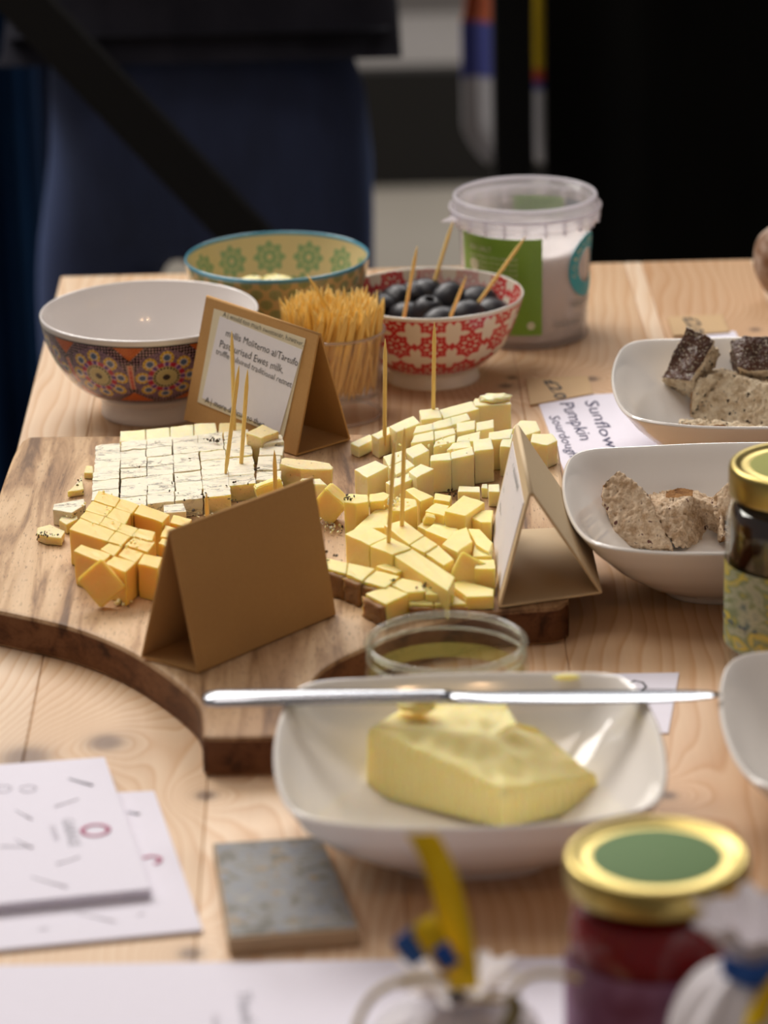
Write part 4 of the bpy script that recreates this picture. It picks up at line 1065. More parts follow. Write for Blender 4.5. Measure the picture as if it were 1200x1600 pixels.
# butter
def butter():
    vv = [((574, 1139), .040), ((637, 1101), .0385), ((795, 1101), .037), ((812, 1130), .036), ((842, 1138), .034), ((932, 1212), .0235), ((787, 1240), .0245)]
    top = [at(*p, h) for p, h in vv]; zb_ = T + .0085
    edge = []   # ring of points anticlockwise with outward normal
    n = len(top); c = sum(top, Vector()) / n
    for i in range(n):
        a, b = top[i], top[(i + 1) % n]; k = max(2, int((b - a).length / .0006))
        d = (b - a).normalized(); nn = Vector((d.y, -d.x, 0)).normalized()
        if nn.dot((a + b) / 2 - c) < 0: nn = -nn
        rib = i in (5, 6)
        for j in range(k):
            t = j / k; s_ = (b - a).length * t; amp = .00045 if rib else .0001
            edge.append((a + (b - a) * t, nn, amp * math.sin(s_ * 2 * math.pi / .0042)))
    m_ = len(edge); vs = []; fs = []
    rows = 8
    for r_ in range(rows + 1):
        f = r_ / rows
        for (p, nn, am) in edge:
            z = zb_ + (p.z - zb_) * f; rd = -.0016 if f == 1 else 0
            q = Vector((p.x, p.y, z)) + nn * (am + rd - .0010 * (1 - f) + .002 * (1 - f)); 
            if f == 1: q.z += .0006
            vs.append(q)
    for r_ in range(rows):
        for k in range(m_): k2 = (k + 1) % m_; fs.append((r_ * m_ + k, (r_ * m_ + k2), (r_ + 1) * m_ + k2, (r_ + 1) * m_ + k))
    lastr = rows * m_
    for g in range(1, 14):
        s_ = 1 - g / 14
        for (p, nn, am) in edge:
            q = c + (Vector((p.x, p.y, p.z)) - c) * s_
            q.z += .0006 + .0022 * noise.noise(Vector((q.x * 55, q.y * 55, 1))) * min(1, g / 3) + .0018 * noise.noise(Vector((q.x * 130, q.y * 90, 5))) * min(1, g / 3); vs.append(q)
        o0 = lastr + (g - 1) * m_; o1 = lastr + g * m_
        for k in range(m_): k2 = (k + 1) % m_; fs.append((o0 + k, o0 + k2, o1 + k2, o1 + k))
    fs.append(tuple(lastr + 13 * m_ + k for k in range(m_))); fs.append(tuple(range(m_))[::-1])
    o = mk('butter_block', vs, fs, M['butter'], None, (c.x, c.y, zb_), True); return tag(o, 'yellow block of butter with ridged sides and a scraped top', 'butter')
butter()
bm = bmesh.new()
c = at(655, 1102, .043)
bmesh.ops.create_icosphere(bm, subdivisions=3, radius=1)
for v in bm.verts: v.co = Vector((v.co.x * .009, v.co.y * .006, v.co.z * .0028)) * (1 + .4 * noise.noise(v.co * 1.7)) + c
tag(mk_bm('butter_curl', bm, M['butter'], None, c, True), 'soft curl of butter on the far top corner of the block', 'butter')
c = at(885, 1058, .0465); bm = bmesh.new(); bmesh.ops.create_icosphere(bm, subdivisions=3, radius=1)
for v in bm.verts: v.co = Vector((v.co.x * .006, v.co.y * .0018, v.co.z * .0014)) + c
tag(mk_bm('butter_smear', bm, M['butter'], None, c, True), 'yellow smear of butter on the far rim of the butter bowl', 'butter')

# knife
def knife():
    zk = .0495; a, b = at(317, 1090, zk), at(1126, 1085, zk); Lk = (b - a).length; d = (b - a).normalized(); sd = Vector((-d.y, d.x, 0)); t = thing('butter_knife', 'stainless steel table knife lying across the butter bowl', 'knife', (a + b) / 2)
    def strip(name, prof, mat):
        vs = []; fs = []; n = 12
        for (s, wl, wr, th) in prof:
            for k in range(n):
                an = 2 * math.pi * k / n; x = math.cos(an); y = math.sin(an)
                w_ = wl if x < 0 else wr
                vs.append(a + d * (s * Lk) + sd * (x * w_) + Vector((0, 0, y * th)))
        for j in range(len(prof) - 1):
            for k in range(n): k2 = (k + 1) % n; fs.append((j * n + k, j * n + k2, (j + 1) * n + k2, (j + 1) * n + k))
        fs += [tuple(range(n))[::-1], tuple((len(prof) - 1) * n + k for k in range(n))]; return mk(name, vs, fs, mat, t, None, True)
    strip('handle', [(0, .002, .002, .0010), (.006, .0075, .0055, .0022), (.03, .0092, .0065, .0030), (.12, .0085, .0062, .0032), (.25, .0066, .0050, .0030), (.38, .0055, .0042, .0028), (.46, .0050, .0040, .0026), (.48, .0045, .0038, .0024)], M['steel'])
    strip('blade', [(.475, .0045, .0038, .0022), (.50, .0070, .0040, .0014), (.56, .0095, .0052, .0009), (.72, .0100, .0060, .0008), (.86, .0090, .0060, .0007), (.94, .0070, .0052, .0006), (.98, .0045, .0038, .0005), (1.0, .0015, .0015, .0003)], M['steel'])
knife()

# ------------------------------------------------------------------ bread
def bread(name, pts, ext, label, mat, mcr=None, crust_if=None, seed=0, amp=.0010):
    """pts: (px, py, height) outline of the face turned to the camera; ext: how far it goes back"""
    A_ = [at(*p) for p in pts]; ext = Vector(ext)
    bm = bmesh.new(); f1 = [bm.verts.new(p) for p in A_]; f2 = [bm.verts.new(p + ext) for p in A_]
    n = len(A_); fl = [bm.faces.new(f1), bm.faces.new(f2[::-1])]
    for i in range(n): j = (i + 1) % n; fl.append(bm.faces.new((f1[j], f1[i], f2[i], f2[j])))
    bmesh.ops.recalc_face_normals(bm, faces=fl)
    cen = sum(A_, Vector()) / n + ext / 2
    for k, f in enumerate(fl): f.material_index = 1 if crust_if and k in crust_if else 0
    bmesh.ops.triangulate(bm, faces=bm.faces[:])
    for _ in range(6):
        es = [e for e in bm.edges if e.calc_length() > .0011]
        if not es or len(bm.faces) > 40000: break
        bmesh.ops.subdivide_edges(bm, edges=es, cuts=1); bmesh.ops.triangulate(bm, faces=bm.faces[:])
    bmesh.ops.smooth_vert(bm, verts=bm.verts[:], factor=.5, use_axis_x=True, use_axis_y=True, use_axis_z=True)
    bmesh.ops.smooth_vert(bm, verts=bm.verts[:], factor=.5, use_axis_x=True, use_axis_y=True, use_axis_z=True)
    bm.normal_update(); so = Vector((seed * 7.1, seed * 3.3, 0)); mv = {}
    for v in bm.verts:
        q = v.co * 1.0; nn = v.normal
        cr_ = any(f.material_index == 1 for f in v.link_faces)
        d = noise.noise(q * 150 + so) * amp * 1.3 + noise.noise(q * 420 + so) * amp * (.5 if cr_ else 1.3) + noise.noise(q * 1000 + so) * amp * .5
        if not cr_:
            vd = noise.voronoi(q * 210 + so)[0][0]; d -= max(0, .34 - vd) * amp * 5.5
            vd = noise.voronoi(q * 520 + so)[0][0]; d -= max(0, .35 - vd) * amp * 2.4
        mv[v] = nn * d
    for v, d in mv.items(): v.co += d
    for f in bm.faces: f.smooth = True
    mz = min(v.co.z for v in bm.verts)
    o = mk_bm(name, bm, None, None, (cen.x, cen.y, mz), mats=[mat, mcr or mat]); return tag(o, label, 'bread')
sb = M['crumb']; fb = M['crumb2']
bread('bread_piece', [(1034, 590, .032), (1080, 596, .036), (1117, 531, .056), (1094, 519, .060), (1073, 512, .061)], (.0045, .012, -.014), 'seeded bread chunk standing up, black crust facing the viewer, left in the back bowl', sb, M['crust'], [0], 1)
bread('bread_piece', [(1079, 652, .014), (1081, 612, .030), (1092, 594, .036), (1128, 582, .038), (1215, 604, .034), (1215, 662, .014), (1196, 672, .012)], (.002, .020, -.003), 'pale seed-speckled bread chunk in the middle of the back bowl', sb, M['crust2'], [2], 2)
bread('bread_piece', [(1141, 533, .052), (1154, 573, .042), (1170, 580, .040), (1225, 578, .040), (1225, 524, .056), (1165, 525, .056)], (.002, .016, -.016), 'dark-crusted seeded bread chunk at the right of the back bowl', sb, M['crust'], [0, 2], 3)
bread('bread_piece', [(1059, 678, .020), (1064, 662, .024), (1120, 664, .024), (1200, 672, .024), (1190, 686, .020)], (0, .012, -.001), 'flat bread slice with an orange-brown crust edge at the bottom of the back bowl', sb, M['crust2'], [0], 4)
bread('bread_piece', [(941, 757, .040), (942, 785, .032), (957, 823, .022), (967, 852, .014), (1047, 856, .014), (1022, 797, .031), (1007, 771, .038), (978, 743, .045), (963, 735, .047)], (.004, .018, -.010), 'tall wedge of fruited bread at the left of the middle bowl', fb, M['crust2'], [2, 10], 5)
bread('bread_piece', [(1012, 781, .028), (1025, 803, .026), (1038, 832, .018), (1055, 856, .012), (1119, 858, -.002), (1130, 835, .020), (1126, 795, .030), (1082, 776, .032), (1040, 777, .030)], (.002, .020, -.003), 'fruited bread chunk in the centre of the middle bowl', fb, M['crust2'], [9], 6)
bread('bread_piece', [(1108, 783, .030), (1118, 806, .026), (1180, 815, .024), (1200, 760, .044), (1150, 752, .044), (1135, 755, .042)], (.003, .014, -.010), 'fruited bread chunk behind the honey jar, dark raisin on its tip', fb, M['crust2'], [7], 7)
bread('bread_piece', [(1122, 858, -.002), (1126, 832, .020), (1190, 830, .022), (1200, 858, -.002)], (.0, .012, -.001), 'small dark fruited bread piece low beside the honey jar', fb, M['crust2'], [0], 8)
# rounded loaf at right edge
c = at(1232, 470, 0); bm = bmesh.new(); bmesh.ops.create_icosphere(bm, subdivisions=5, radius=1)
mm = NT('mottled_crust'); mm.set(Base_Color=mm.mix(mm.ramp(mm.noise(mm.pos(), 60, 5, .7), [(.42, (0, 0, 0)), (.6, (1, 1, 1))]), (.42, .31, .24, 1), (.20, .09, .035, 1)), Roughness=.8); mm.bump(mm.noise(mm.pos(), 200, 4), .5, .002)
for v in bm.verts: v.co = Vector((v.co.x * .023, v.co.y * .023, v.co.z * .028)) * (1 + .08 * noise.noise(v.co * 2)) + Vector((c.x, c.y, T + .026))
zmin = min(v.co.z for v in bm.verts)
for v in bm.verts: v.co.z += T - zmin + .0002
tag(mk_bm('bread_roll', bm, mm.m, None, (c.x, c.y, T), True), 'mottled brown crusty roll at the far right edge of the table', 'bread')

# ------------------------------------------------------------------ jars
def gold_lid(c, r, z0, h, parent, topcol):
    prof = [(r * .93, z0), (r * .99, z0), (r, z0 + .0015), (r, z0 + h - .003), (r * .985, z0 + h - .001), (r * .95, z0 + h), (r * .90, z0 + h - .0002), (r * .86, z0 + h - .0014), (r * .80, z0 + h - .0022), (r * .70, z0 + h - .0014)]
    o = lathe('lid', prof, 64, c, M['gold'], parent)
    o2 = lathe('lid_panel', [(r * .71, z0 + h - .0014), (r * .64, z0 + h - .0008), (.0004, z0 + h - .0006)], 64, c, topcol, o); return o
glm = plain('green_lid_panel', lin(92, 124, 70), .75).m; olm = plain('olive_lid_panel', lin(140, 142, 44), .7).m
def jar(c, r, h, parent, jam, fill):
    body = [(r * .80, .0006), (r * .95, .001), (r, .006), (r, h - .026), (r * .985, h - .020), (r * .93, h - .014), (r * .90, h - .011)]
    lathe('glass', body, 64, c, M['glass'], parent)
    inn = [(.0004, .003)] + [(a * .955, max(b, .003)) for a, b in body[:-1]] + [(r * .86, fill), (.0004, fill)]
    lathe('contents', inn, 64, c, jam, parent)
cj = Vector((at(1026, 1335, .10).x, at(1026, 1335, .10).y, T))
jm = plain('red_jam', (.22, .002, .004, 1), .25, **{'Specular IOR Level': .15}).m
hm = plain('dark_honey', (.018, .004, .0015, 1), .08, **{'Coat Weight': 1.0, 'Coat Roughness': .03}).m
J = thing('jam_jar', 'glass jar of red jam with a gold and green lid, front right of the table', 'jar', cj)
jar(cj, .0338, .094, J, jm, .082)
gold_lid(cj, .0343, .0890, .0115, J, glm)
def jar_label(c, r, z0, z1, a0, a1, mat, parent, n=30):
    vs = []; fs = []
    for z in (z0, z1):
        for k in range(n + 1): a = a0 + (a1 - a0) * k / n; vs.append((c.x + r * math.cos(a), c.y + r * math.sin(a), T + z))
    for k in range(n): fs.append((k, k + 1, n + 2 + k, n + 1 + k))
    return mk('label', vs, fs, mat, parent, None, True)
lm = NT('purple_label'); lm.set(Base_Color=lm.mix(lm.ramp(lm.noise(lm.pos(), 60, 3), [(.4, (0, 0, 0)), (.65, (1, 1, 1))]), lin(112, 52, 84), lin(142, 96, 132)), Roughness=.5)
jar_label(cj, .0343, .008, .064, R(-185), R(10), lm.m, J)['label'] = 'purple paper label'
ch_ = Vector((at(1252, 722, .11).x, at(1252, 722, .11).y, T))
Hn = thing('honey_jar', 'glass jar of dark honey with a gold lid, cut off by the right edge', 'jar', ch_)
jar(ch_, .0355, .104, Hn, hm, .090)
gold_lid(ch_, .0345, .0950, .0150, Hn, olm)
lm = NT('meadow_label'); n1 = lm.noise(lm.pos((1, 1, 2)), 55, 3, .5, 1.0)
lc = lm.ramp(n1, [(.30, lin(98, 118, 112)), (.42, lin(176, 178, 150)), (.50, lin(120, 136, 100)), (.58, lin(206, 186, 70)), (.66, lin(150, 160, 140)), (.8, lin(190, 188, 172))])
lm.set(Base_Color=lc, Roughness=.5)
hl = jar_label(ch_, .0360, .020, .062, R(-200), R(-20), lm.m, Hn); hl['label'] = 'green and yellow flowered paper label'
for k in range(3):
    z = .034 - k * .005
    for j in range(10):
        a = R(-178) + j * .09; r = .0363; 
        bm = bmesh.new(); p = Vector((ch_.x + r * math.cos(a), ch_.y + r * math.sin(a), T + z)); bm_box(bm, p, (.0003, .0022, .0013), (0, 0, a)); 
        if k == 0 and j % 3 != 2: mk_bm('letter_mark', bm, M['slate_print'], hl)
        else: bm.free()

# open glass jar
cgj = Vector((at(697, 1004, .046).x, at(697, 1004, .046).y, T)); rj = .0385
gj = thing('open_glass_jar', 'open empty glass jar with traces of green oil, behind the butter bowl', 'jar', cgj)
lathe('glass', [(.028, .0006), (.033, .001), (rj * .97, .006), (rj, .012), (rj, .034), (rj * .96, .038), (rj * .95, .0455), (rj * .93, .0455), (rj * .92, .037), (rj * .95, .033), (rj * .95, .012), (.030, .004), (.001, .0038)], 64, cgj, M['glass'], gj)
tube('rim', [(cgj.x + rj * .955 * math.cos(a), cgj.y + rj * .955 * math.sin(a), T + .046) for a in np.linspace(0, 2 * math.pi, 65)], .0017, M['glassrim'], gj, n=10, caps=False)
tube('thread', [(cgj.x + rj * .955 * math.cos(a), cgj.y + rj * .955 * math.sin(a), T + .0385 + .002 * a / 6.3) for a in np.linspace(0, 2 * math.pi, 65)], .0009, M['glassrim'], gj, n=8, caps=True)
lathe('oil_film', [(rj * .948, .024), (rj * .948, .0315)], 64, cgj, M['oil'], gj)

# ------------------------------------------------------------------ papers
def flat(name, px, h, th, mat, label, cat='paper', group=None):
    q = ccw([at(a, b, h) for a, b in px]); return sheet(name, q, th, mat, None, None, label, cat, group)
sun = flat('paper_sign', [(838, 622), (1030, 611), (1092, 742), (887, 752)], .0004, .0003, M['white_paper'], 'white paper sheet handwritten with the bread kinds, under the bread bowls', 'sign')
sun.rotation_euler = (0, 0, 0)
def line_on(par, s, p0, p1, hgt, mat, th=0, h=.0009, jit=.08, name='lettering'):
    a, b = at(*p0, h), at(*p1, h)
    c = bpy.data.curves.new('t', 'FONT'); c.body = s
    to = bpy.data.objects.new('t', c); COL.objects.link(to); bpy.context.view_layer.update(); wd = to.dimensions.x; bpy.data.objects.remove(to)
    u = b - a; v = Vector((-u.y, u.x, 0)); sx = u.length / wd
    # separate scale along and across the line
    c = bpy.data.curves.new('t', 'FONT'); c.body = s; c.resolution_u = 2; c.offset = th
    to = bpy.data.objects.new('t', c); COL.objects.link(to); dg = bpy.context.evaluated_depsgraph_get(); me = bpy.data.meshes.new_from_object(to.evaluated_get(dg)); bpy.data.objects.remove(to)
    un, vn = u.normalized(), v.normalized(); vs = []
    for q in me.vertices:
        x = q.co.x + noise.noise(Vector((q.co.x * 1.3, 3.1, 0))) * jit; y = q.co.y + noise.noise(Vector((q.co.x * 2.1, q.co.y * .7, 7))) * jit * 1.8
        vs.append(a + un * x * sx + vn * y * hgt)
    return mk(name, vs, [tuple(p.vertices) for p in me.polygons], mat, par)
line_on(sun, 'Sunflower', (914, 626), (957, 720), .0115, M['blue_ink'], .004)
line_on(sun, 'Pumpkin', (875, 629), (906, 686), .0120, M['blue_ink'], .004)
line_on(sun, 'Sourdough', (858, 650), (890, 714), .0090, M['blue_ink'], .004)
tg1 = flat('price_tag', [(821, 593), (918, 589), (927, 616), (829, 634)], .0008, .0008, M['tagc'], 'kraft price tag tucked under the handwritten bread sign', 'price tag')
line_on(tg1, '£2.0', (850, 594), (868, 622), .0110, M['ink'], .015, .0018)
tg2 = flat('price_tag', [(1043, 497), (1128, 493), (1140, 520), (1052, 526)], .0008, .0008, M['tagc'], 'kraft price tag behind the back bread bowl', 'price tag')
line_on(tg2, '£2.0', (1068, 496), (1080, 520), .013, M['ink'], .015, .0018)
flat('paper_sheet', [(1085, 524), (1148, 518), (1164, 545), (1100, 550)], .0002, .0004, M['white_paper'], 'white paper corner showing behind the back bread bowl')
flat('paper_sheet', [(930, 1054), (1061, 1052), (1044, 1146), (920, 1150)], .0003, .0004, M['white_paper'], 'small white sheet poking out under the right of the butter bowl')
o = bpy.data.objects
pap2 = [x for x in COL.objects if x.name.startswith('paper_sheet')][-1]
tube('pen_mark', [at(980, 1069, .0009), at(992, 1063, .0009), at(1004, 1066, .0009), at(1010, 1073, .0009), at(1000, 1080, .0009)], .0006, M['ink'], pap2, n=5, flat=.2)
# flyers left front
fl2 = flat('flyer', [(-60, 1253), (241, 1240), (317, 1457), (-60, 1494)], .0004, .0014, M['white_paper'], 'lower white flyer with a pink mark, under the stack at the left front', 'flyer')
fl1 = flat('flyer', [(-60, 1212), (164, 1196), (236, 1402), (-60, 1432)], .0022, .0042, M['white_paper'], 'upper white flyer stack with a red ring mark, left front', 'flyer')
rm = plain('rose_print', lin(192, 92, 130), .6).m; gm = plain('soft_grey_print', lin(188, 186, 196), .7).m; lgm = plain('light_grey_print', lin(220, 216, 226), .7).m
def ring_mark(par, px, py, h, rx, a0=0, a1=2 * math.pi, w=.0011, mat=rm):
    c = at(px, py, h); tube('ring_mark', [(c.x + rx * math.cos(a), c.y + rx * math.sin(a), c.z) for a in np.linspace(a0, a1, 25)], w, mat, par, n=4, caps=True, flat=.15)
H1 = .0066; H2 = .0020
ring_mark(fl1, 149, 1297, H1, .0058); ring_mark(fl2, 236, 1344, H2, .0040, -1.2, 2.6)
def dash(par, p0, p1, h, w, mat): tube('print_line', [at(*p0, h), at(*p1, h)], w, mat, par, n=4, flat=.1)
dash(fl1, (108, 1216), (145, 1227), H1, .0010, gm); dash(fl2, (200, 1268), (218, 1272), H2, .0011, gm)
line_on(fl1, 'GARAGE', (96, 1280), (108, 1322), .0075, gm, .01, H1, 0)
line_on(fl1, 'menu', (76, 1290), (84, 1312), .006, lgm, .0, H1, 0)
for a, b in [((85, 1260), (122, 1248)), ((88, 1350), (125, 1338)), ((25, 1265), (50, 1280)), ((0, 1322), (52, 1322)), ((50, 1370), (105, 1386)), ((25, 1310), (50, 1325))]: dash(fl1, a, b, H1, .0006, lgm)
for px, py in ((5, 1232), (44, 1232)): ring_mark(fl1, px, py, H1, .0036, w=.0004, mat=lgm)
for a, b in [((60, 1452), (75, 1450)), ((120, 1425), (180, 1440)), ((215, 1430), (225, 1426))]: dash(fl2, a, b, H2, .0005, lgm)
# foreground sheet
fg = flat('paper_sheet', [(-90, 1512), (884, 1497), (905, 1790), (-110, 1790)], .0003, .0006, M['white_paper'], 'large white sheet along the bottom edge with faint grey text')
line_on(fg, 'Thank you', (370, 1548), (384, 1640), .008, gm, .01, .0012, 0)
line_on(fg, 'market', (330, 1585), (338, 1640), .006, lgm, .01, .0012, 0)

# photo coaster
ZQ = .0085
cq = ccw([at(332, 1316, ZQ), at(502, 1305, ZQ), at(563, 1450, ZQ), at(357, 1466, ZQ)])
ccn = sum(cq, Vector()) / 4
co_ = thing('coaster', 'square grey-blue patterned coaster with a pale thick edge, left of the butter bowl', 'coaster', (ccn.x, ccn.y, T))
bm = bmesh.new(); bm_prism(bm, [Vector((p.x, p.y, T + .0003)) for p in cq], [p - Vector((0, 0, .0004)) for p in cq], .0006, 2); mk_bm('slab', bm, paper('coaster_edge', lin(176, 150, 118)), co_)
cm = NT('coaster_print'); v1 = cm.noise(cm.pos(), 75, 5, .7, 1.2); v2 = cm.noise(cm.pos(), 160, 3)
cc_ = cm.ramp(v1, [(.30, lin(58, 56, 50)), (.42, lin(110, 106, 96)), (.5, lin(142, 142, 140)), (.58, lin(120, 126, 138)), (.68, lin(164, 156, 136)), (.8, lin(110, 118, 150))])
cc_ = cm.mix(cm.ramp(v2, [(.60, (0, 0, 0)), (.68, (1, 1, 1))]), cc_, lin(150, 128, 96)); cm.set(Base_Color=cc_, Roughness=.6)
top_ = [ccn + (p - ccn) * .96 for p in cq]
bm = bmesh.new(); bm_prism(bm, [p - Vector((0, 0, .0004)) for p in top_], [p + Vector((0, 0, .0001)) for p in top_]); mk_bm('print_panel', bm, cm.m, co_)

# ------------------------------------------------------------------ ribbon-tied pouches in the front
ym = fabric('yellow_ribbon', (.85, .55, .01, 1), (.92, .66, .03, 1), 90, .55); bmt = fabric('blue_ribbon', (.02, .09, .42, 1), (.05, .16, .55, 1), 90, .5)
wm = fabric('white_muslin', (.80, .77, .80, 1), (.87, .84, .88, 1), 40, .85); cordm = fabric('gold_cord', (.50, .38, .16, 1), (.62, .50, .25, 1), 200, .6)
def ribbon(name, pts, w, mat, parent, wdir):
    P_ = spline(pts, 8); vs = []; fs = []; wdir = Vector(wdir).normalized(); m_ = len(P_)
    for i, p in enumerate(P_):
        d = (P_[min(i + 1, m_ - 1)] - P_[max(i - 1, 0)]).normalized(); n_ = d.cross(wdir).normalized(); 
        for s_ in (-1, 1):
            for t_ in (-.0003, .0003): vs.append(p + wdir * w / 2 * s_ + n_ * t_)
    for i in range(m_ - 1):
        a = i * 4; b = a + 4
        fs += [(a, a + 2, b + 2, b), (a + 1, b + 1, b + 3, a + 3), (a, b, b + 1, a + 1), (a + 2, a + 3, b + 3, b + 2)]
    fs += [(0, 1, 3, 2), tuple(x + (m_ - 1) * 4 for x in (0, 2, 3, 1))]
    return mk(name, vs, fs, mat, parent, None, True)
def pouch(cx, cy, r, h, label):
    """small cloth-topped pouch: bag body standing on the table, gathered neck with a frill"""
    c = Vector((cx, cy, T)); t = thing('muslin_pouch', label, 'pouch', c)
    prof = spline([(r * .7, .0006), (r * .98, .006), (r, h * .35), (r * .93, h * .60), (r * .60, h * .76), (r * .24, h * .83), (r * .22, h * .86), (r * .45, h * .95), (r * .62, h)], 6)
    n = 72; vs = []; fs = []
    for i, p in enumerate(prof):
        f = max(0, (p[1] / h - .5)) * 2
        for k in range(n):
            a = 2 * math.pi * k / n; rr_ = p[0] * (1 + f * .16 * math.cos(a * 11 + 1) + .03 * noise.noise(Vector((math.cos(a) * 2, math.sin(a) * 2, p[1] * 50))))
            vs.append((cx + rr_ * math.cos(a), cy + rr_ * math.sin(a), T + p[1] + f * .002 * math.sin(a * 5)))
    for j in range(len(prof) - 1):
        for k in range(n): k2 = (k + 1) % n; fs.append((j * n + k, j * n + k2, (j + 1) * n + k2, (j + 1) * n + k))
    fs.append(tuple(range(n))[::-1]); mk('bag', vs, fs, wm, t, None, True); return t, c, T + h * .85
# right pouch
pr_ = at_y(1185, 1500, 1.11)
hR = (pr_.z - T) / .85
pR, cR_, zR = pouch(at_y(1178, 1500, 1.11).x, 1.11, .032, hR + .002, 'white muslin pouch at the bottom right, tied with blue and yellow ribbon')
c0 = Vector((cR_.x, cR_.y - .010, zR))
ribbon('ribbon', [c0 + Vector((-.012, .002, .001)), c0 + Vector((-.002, -.006, 0)), c0 + Vector((.012, .0, .002))], .008, bmt, pR, (0, .3, 1))['label'] = 'blue ribbon band'
ribbon('ribbon', [c0 + Vector((.016, -.004, .012)), c0 + Vector((.008, -.010, .004)), c0 + Vector((0, -.013, -.008)), c0 + Vector((-.002, -.016, -.014))], .010, ym, pR, (.8, -.2, .5))['label'] = 'yellow ribbon tail'
# left pouch lies low with a long standing yellow ribbon tail
pl_ = at_y(705, 1540, 1.16)
pL, cL_, zL = pouch(at_y(715, 1540, 1.15).x, 1.15, .034, (pl_.z - T) / .85, 'white muslin pouch at the bottom centre with a tall yellow ribbon tail')
k0 = Vector((cL_.x, cL_.y - .008, zL))
ribbon('ribbon', [at_y(725, 1545, 1.135), at_y(716, 1470, 1.138), at_y(695, 1380, 1.145), at_y(672, 1325, 1.150), at_y(658, 1302, 1.152)], .0115, ym, pL, (1, .25, -.1))['label'] = 'long yellow ribbon tail standing up'
ribbon('ribbon', [at_y(722, 1525, 1.133), at_y(690, 1490, 1.128), at_y(668, 1455, 1.126), at_y(655, 1440, 1.128)], .010, ym, pL, (.8, .1, .5))['label'] = 'short yellow ribbon loop'
ribbon('ribbon', [at_y(660, 1500, 1.128), at_y(640, 1480, 1.126), at_y(628, 1460, 1.126)], .009, bmt, pL, (.8, .1, .6))['label'] = 'blue ribbon tip'
ribbon('ribbon', [at_y(706, 1510, 1.124), at_y(694, 1494, 1.122), at_y(686, 1478, 1.124)], .007, bmt, pL, (.8, .1, .5))['label'] = 'small blue ribbon fold'
tube('cord', spline([at_y(700, 1530, 1.125), at_y(640, 1530, 1.12), at_y(590, 1550, 1.115), at_y(562, 1590, 1.11), at_y(550, 1640, 1.10)], 8), .0014, cordm, pL)
tube('cord', spline([at_y(730, 1560, 1.125), at_y(790, 1560, 1.12), at_y(820, 1530, 1.118), at_y(860, 1522, 1.118), at_y(905, 1530, 1.12)], 8), .0012, cordm, pL)
tube('cord', spline([at_y(800, 1560, 1.118), at_y(805, 1580, 1.116), at_y(790, 1610, 1.11)], 8), .0030, fabric('olive_tassel', (.16, .13, .06, 1), (.30, .25, .14, 1), 200), pL)

# ------------------------------------------------------------------ background
# person in dark jeans standing behind the table
def skin_body(name, joints, edges, mat, parent, sub=2):
    me = bpy.data.meshes.new(name); off = wloc(parent)
    me.from_pydata([tuple(Vector(j[0]) - off) for j in joints], edges, []); me.materials.append(mat)
    o = bpy.data.objects.new(name, me); COL.objects.link(o); o.parent = parent
    o.modifiers.new('skin', 'SKIN'); 
    for i, j in enumerate(joints):
        sv = me.skin_vertices[0].data[i]; r = j[1]; sv.radius = (r, r) if not isinstance(r, tuple) else r; sv.use_root = (i == 0)
    s_ = o.modifiers.new('sub', 'SUBSURF'); s_.levels = sub; s_.render_levels = sub
    dg = bpy.context.evaluated_depsgraph_get(); me2 = bpy.data.meshes.new_from_object(o.evaluated_get(dg)); o.modifiers.clear(); o.data = me2
    me2.polygons.foreach_set('use_smooth', [True] * len(me2.polygons)); return o
YP = 3.02
hx = at_y(325, 200, YP).x
person = thing('person', 'person in dark navy jeans and grey-brown jacket standing behind the table', 'person', (hx, YP, 0))
jean = NT('dark_denim'); jean.set(Base_Color=jean.mix(jean.noise(jean.pos((3, 3, .6)), 12, 4), (.013, .018, .038, 1), (.042, .062, .16, 1)), Roughness=.85); jean.b.inputs['Sheen Weight'].default_value = .25; jean.b.inputs['Sheen Tint'].default_value = (.25, .4, .9, 1)
lx, rx = at_y(140, 300, YP).x, at_y(452, 300, YP).x
rx = at_y(438, 300, YP).x
J_ = [((hx, YP, .76), (.150, .12)), ((hx, YP, .86), (.15, .11)),
      ((lx + .002, YP, .58), .060), ((lx, YP - .01, .42), .054), ((lx - .02, YP + .01, .22), .048), ((lx - .02, YP + .01, .09), .050),
      ((rx, YP, .58), .090), ((rx + .006, YP - .02, .42), .078), ((rx + .01, YP, .22), .064), ((rx + .01, YP, .09), .056)]
skin_body('trousers', J_, [(0, 1), (0, 2), (2, 3), (3, 4), (4, 5), (0, 6), (6, 7), (7, 8), (8, 9)], jean.m, person)
jk = fabric('grey_brown_jacket', (.014, .014, .020, 1), (.028, .027, .036, 1), 14)
skin_body('jacket', [((hx, YP, .92), (.17, .12)), ((hx, YP, 1.05), (.16, .115)), ((hx, YP, 1.25), (.18, .12)), ((hx, YP, 1.36), (.14, .09)),
      ((hx - .19, YP, 1.33), .058), ((hx - .24, YP, 1.08), .05), ((hx - .16, YP - .17, 1.12), .042),
      ((hx + .19, YP, 1.33), .058), ((hx + .24, YP, 1.08), .05), ((hx + .16, YP - .17, 1.12), .042), ((hx, YP, .80), (.160, .125))],
      [(0, 1), (1, 2), (2, 3), (3, 4), (4, 5), (5, 6), (3, 7), (7, 8), (8, 9), (0, 10)], jk, person)
skinm = plain('skin', (.42, .24, .17, 1), .5, 0, .1).m
bd = skin_body('body', [((hx, YP, 1.30), (.06, .06)), ((hx, YP, 1.42), .048), ((hx, YP - .01, 1.50), .062), ((hx, YP - .005, 1.58), (.075, .09)), ((hx, YP, 1.66), (.062, .075)), ((hx, YP - .10, 1.54), .012)],
      [(0, 1), (1, 2), (2, 3), (3, 4), (3, 5)], skinm, person)
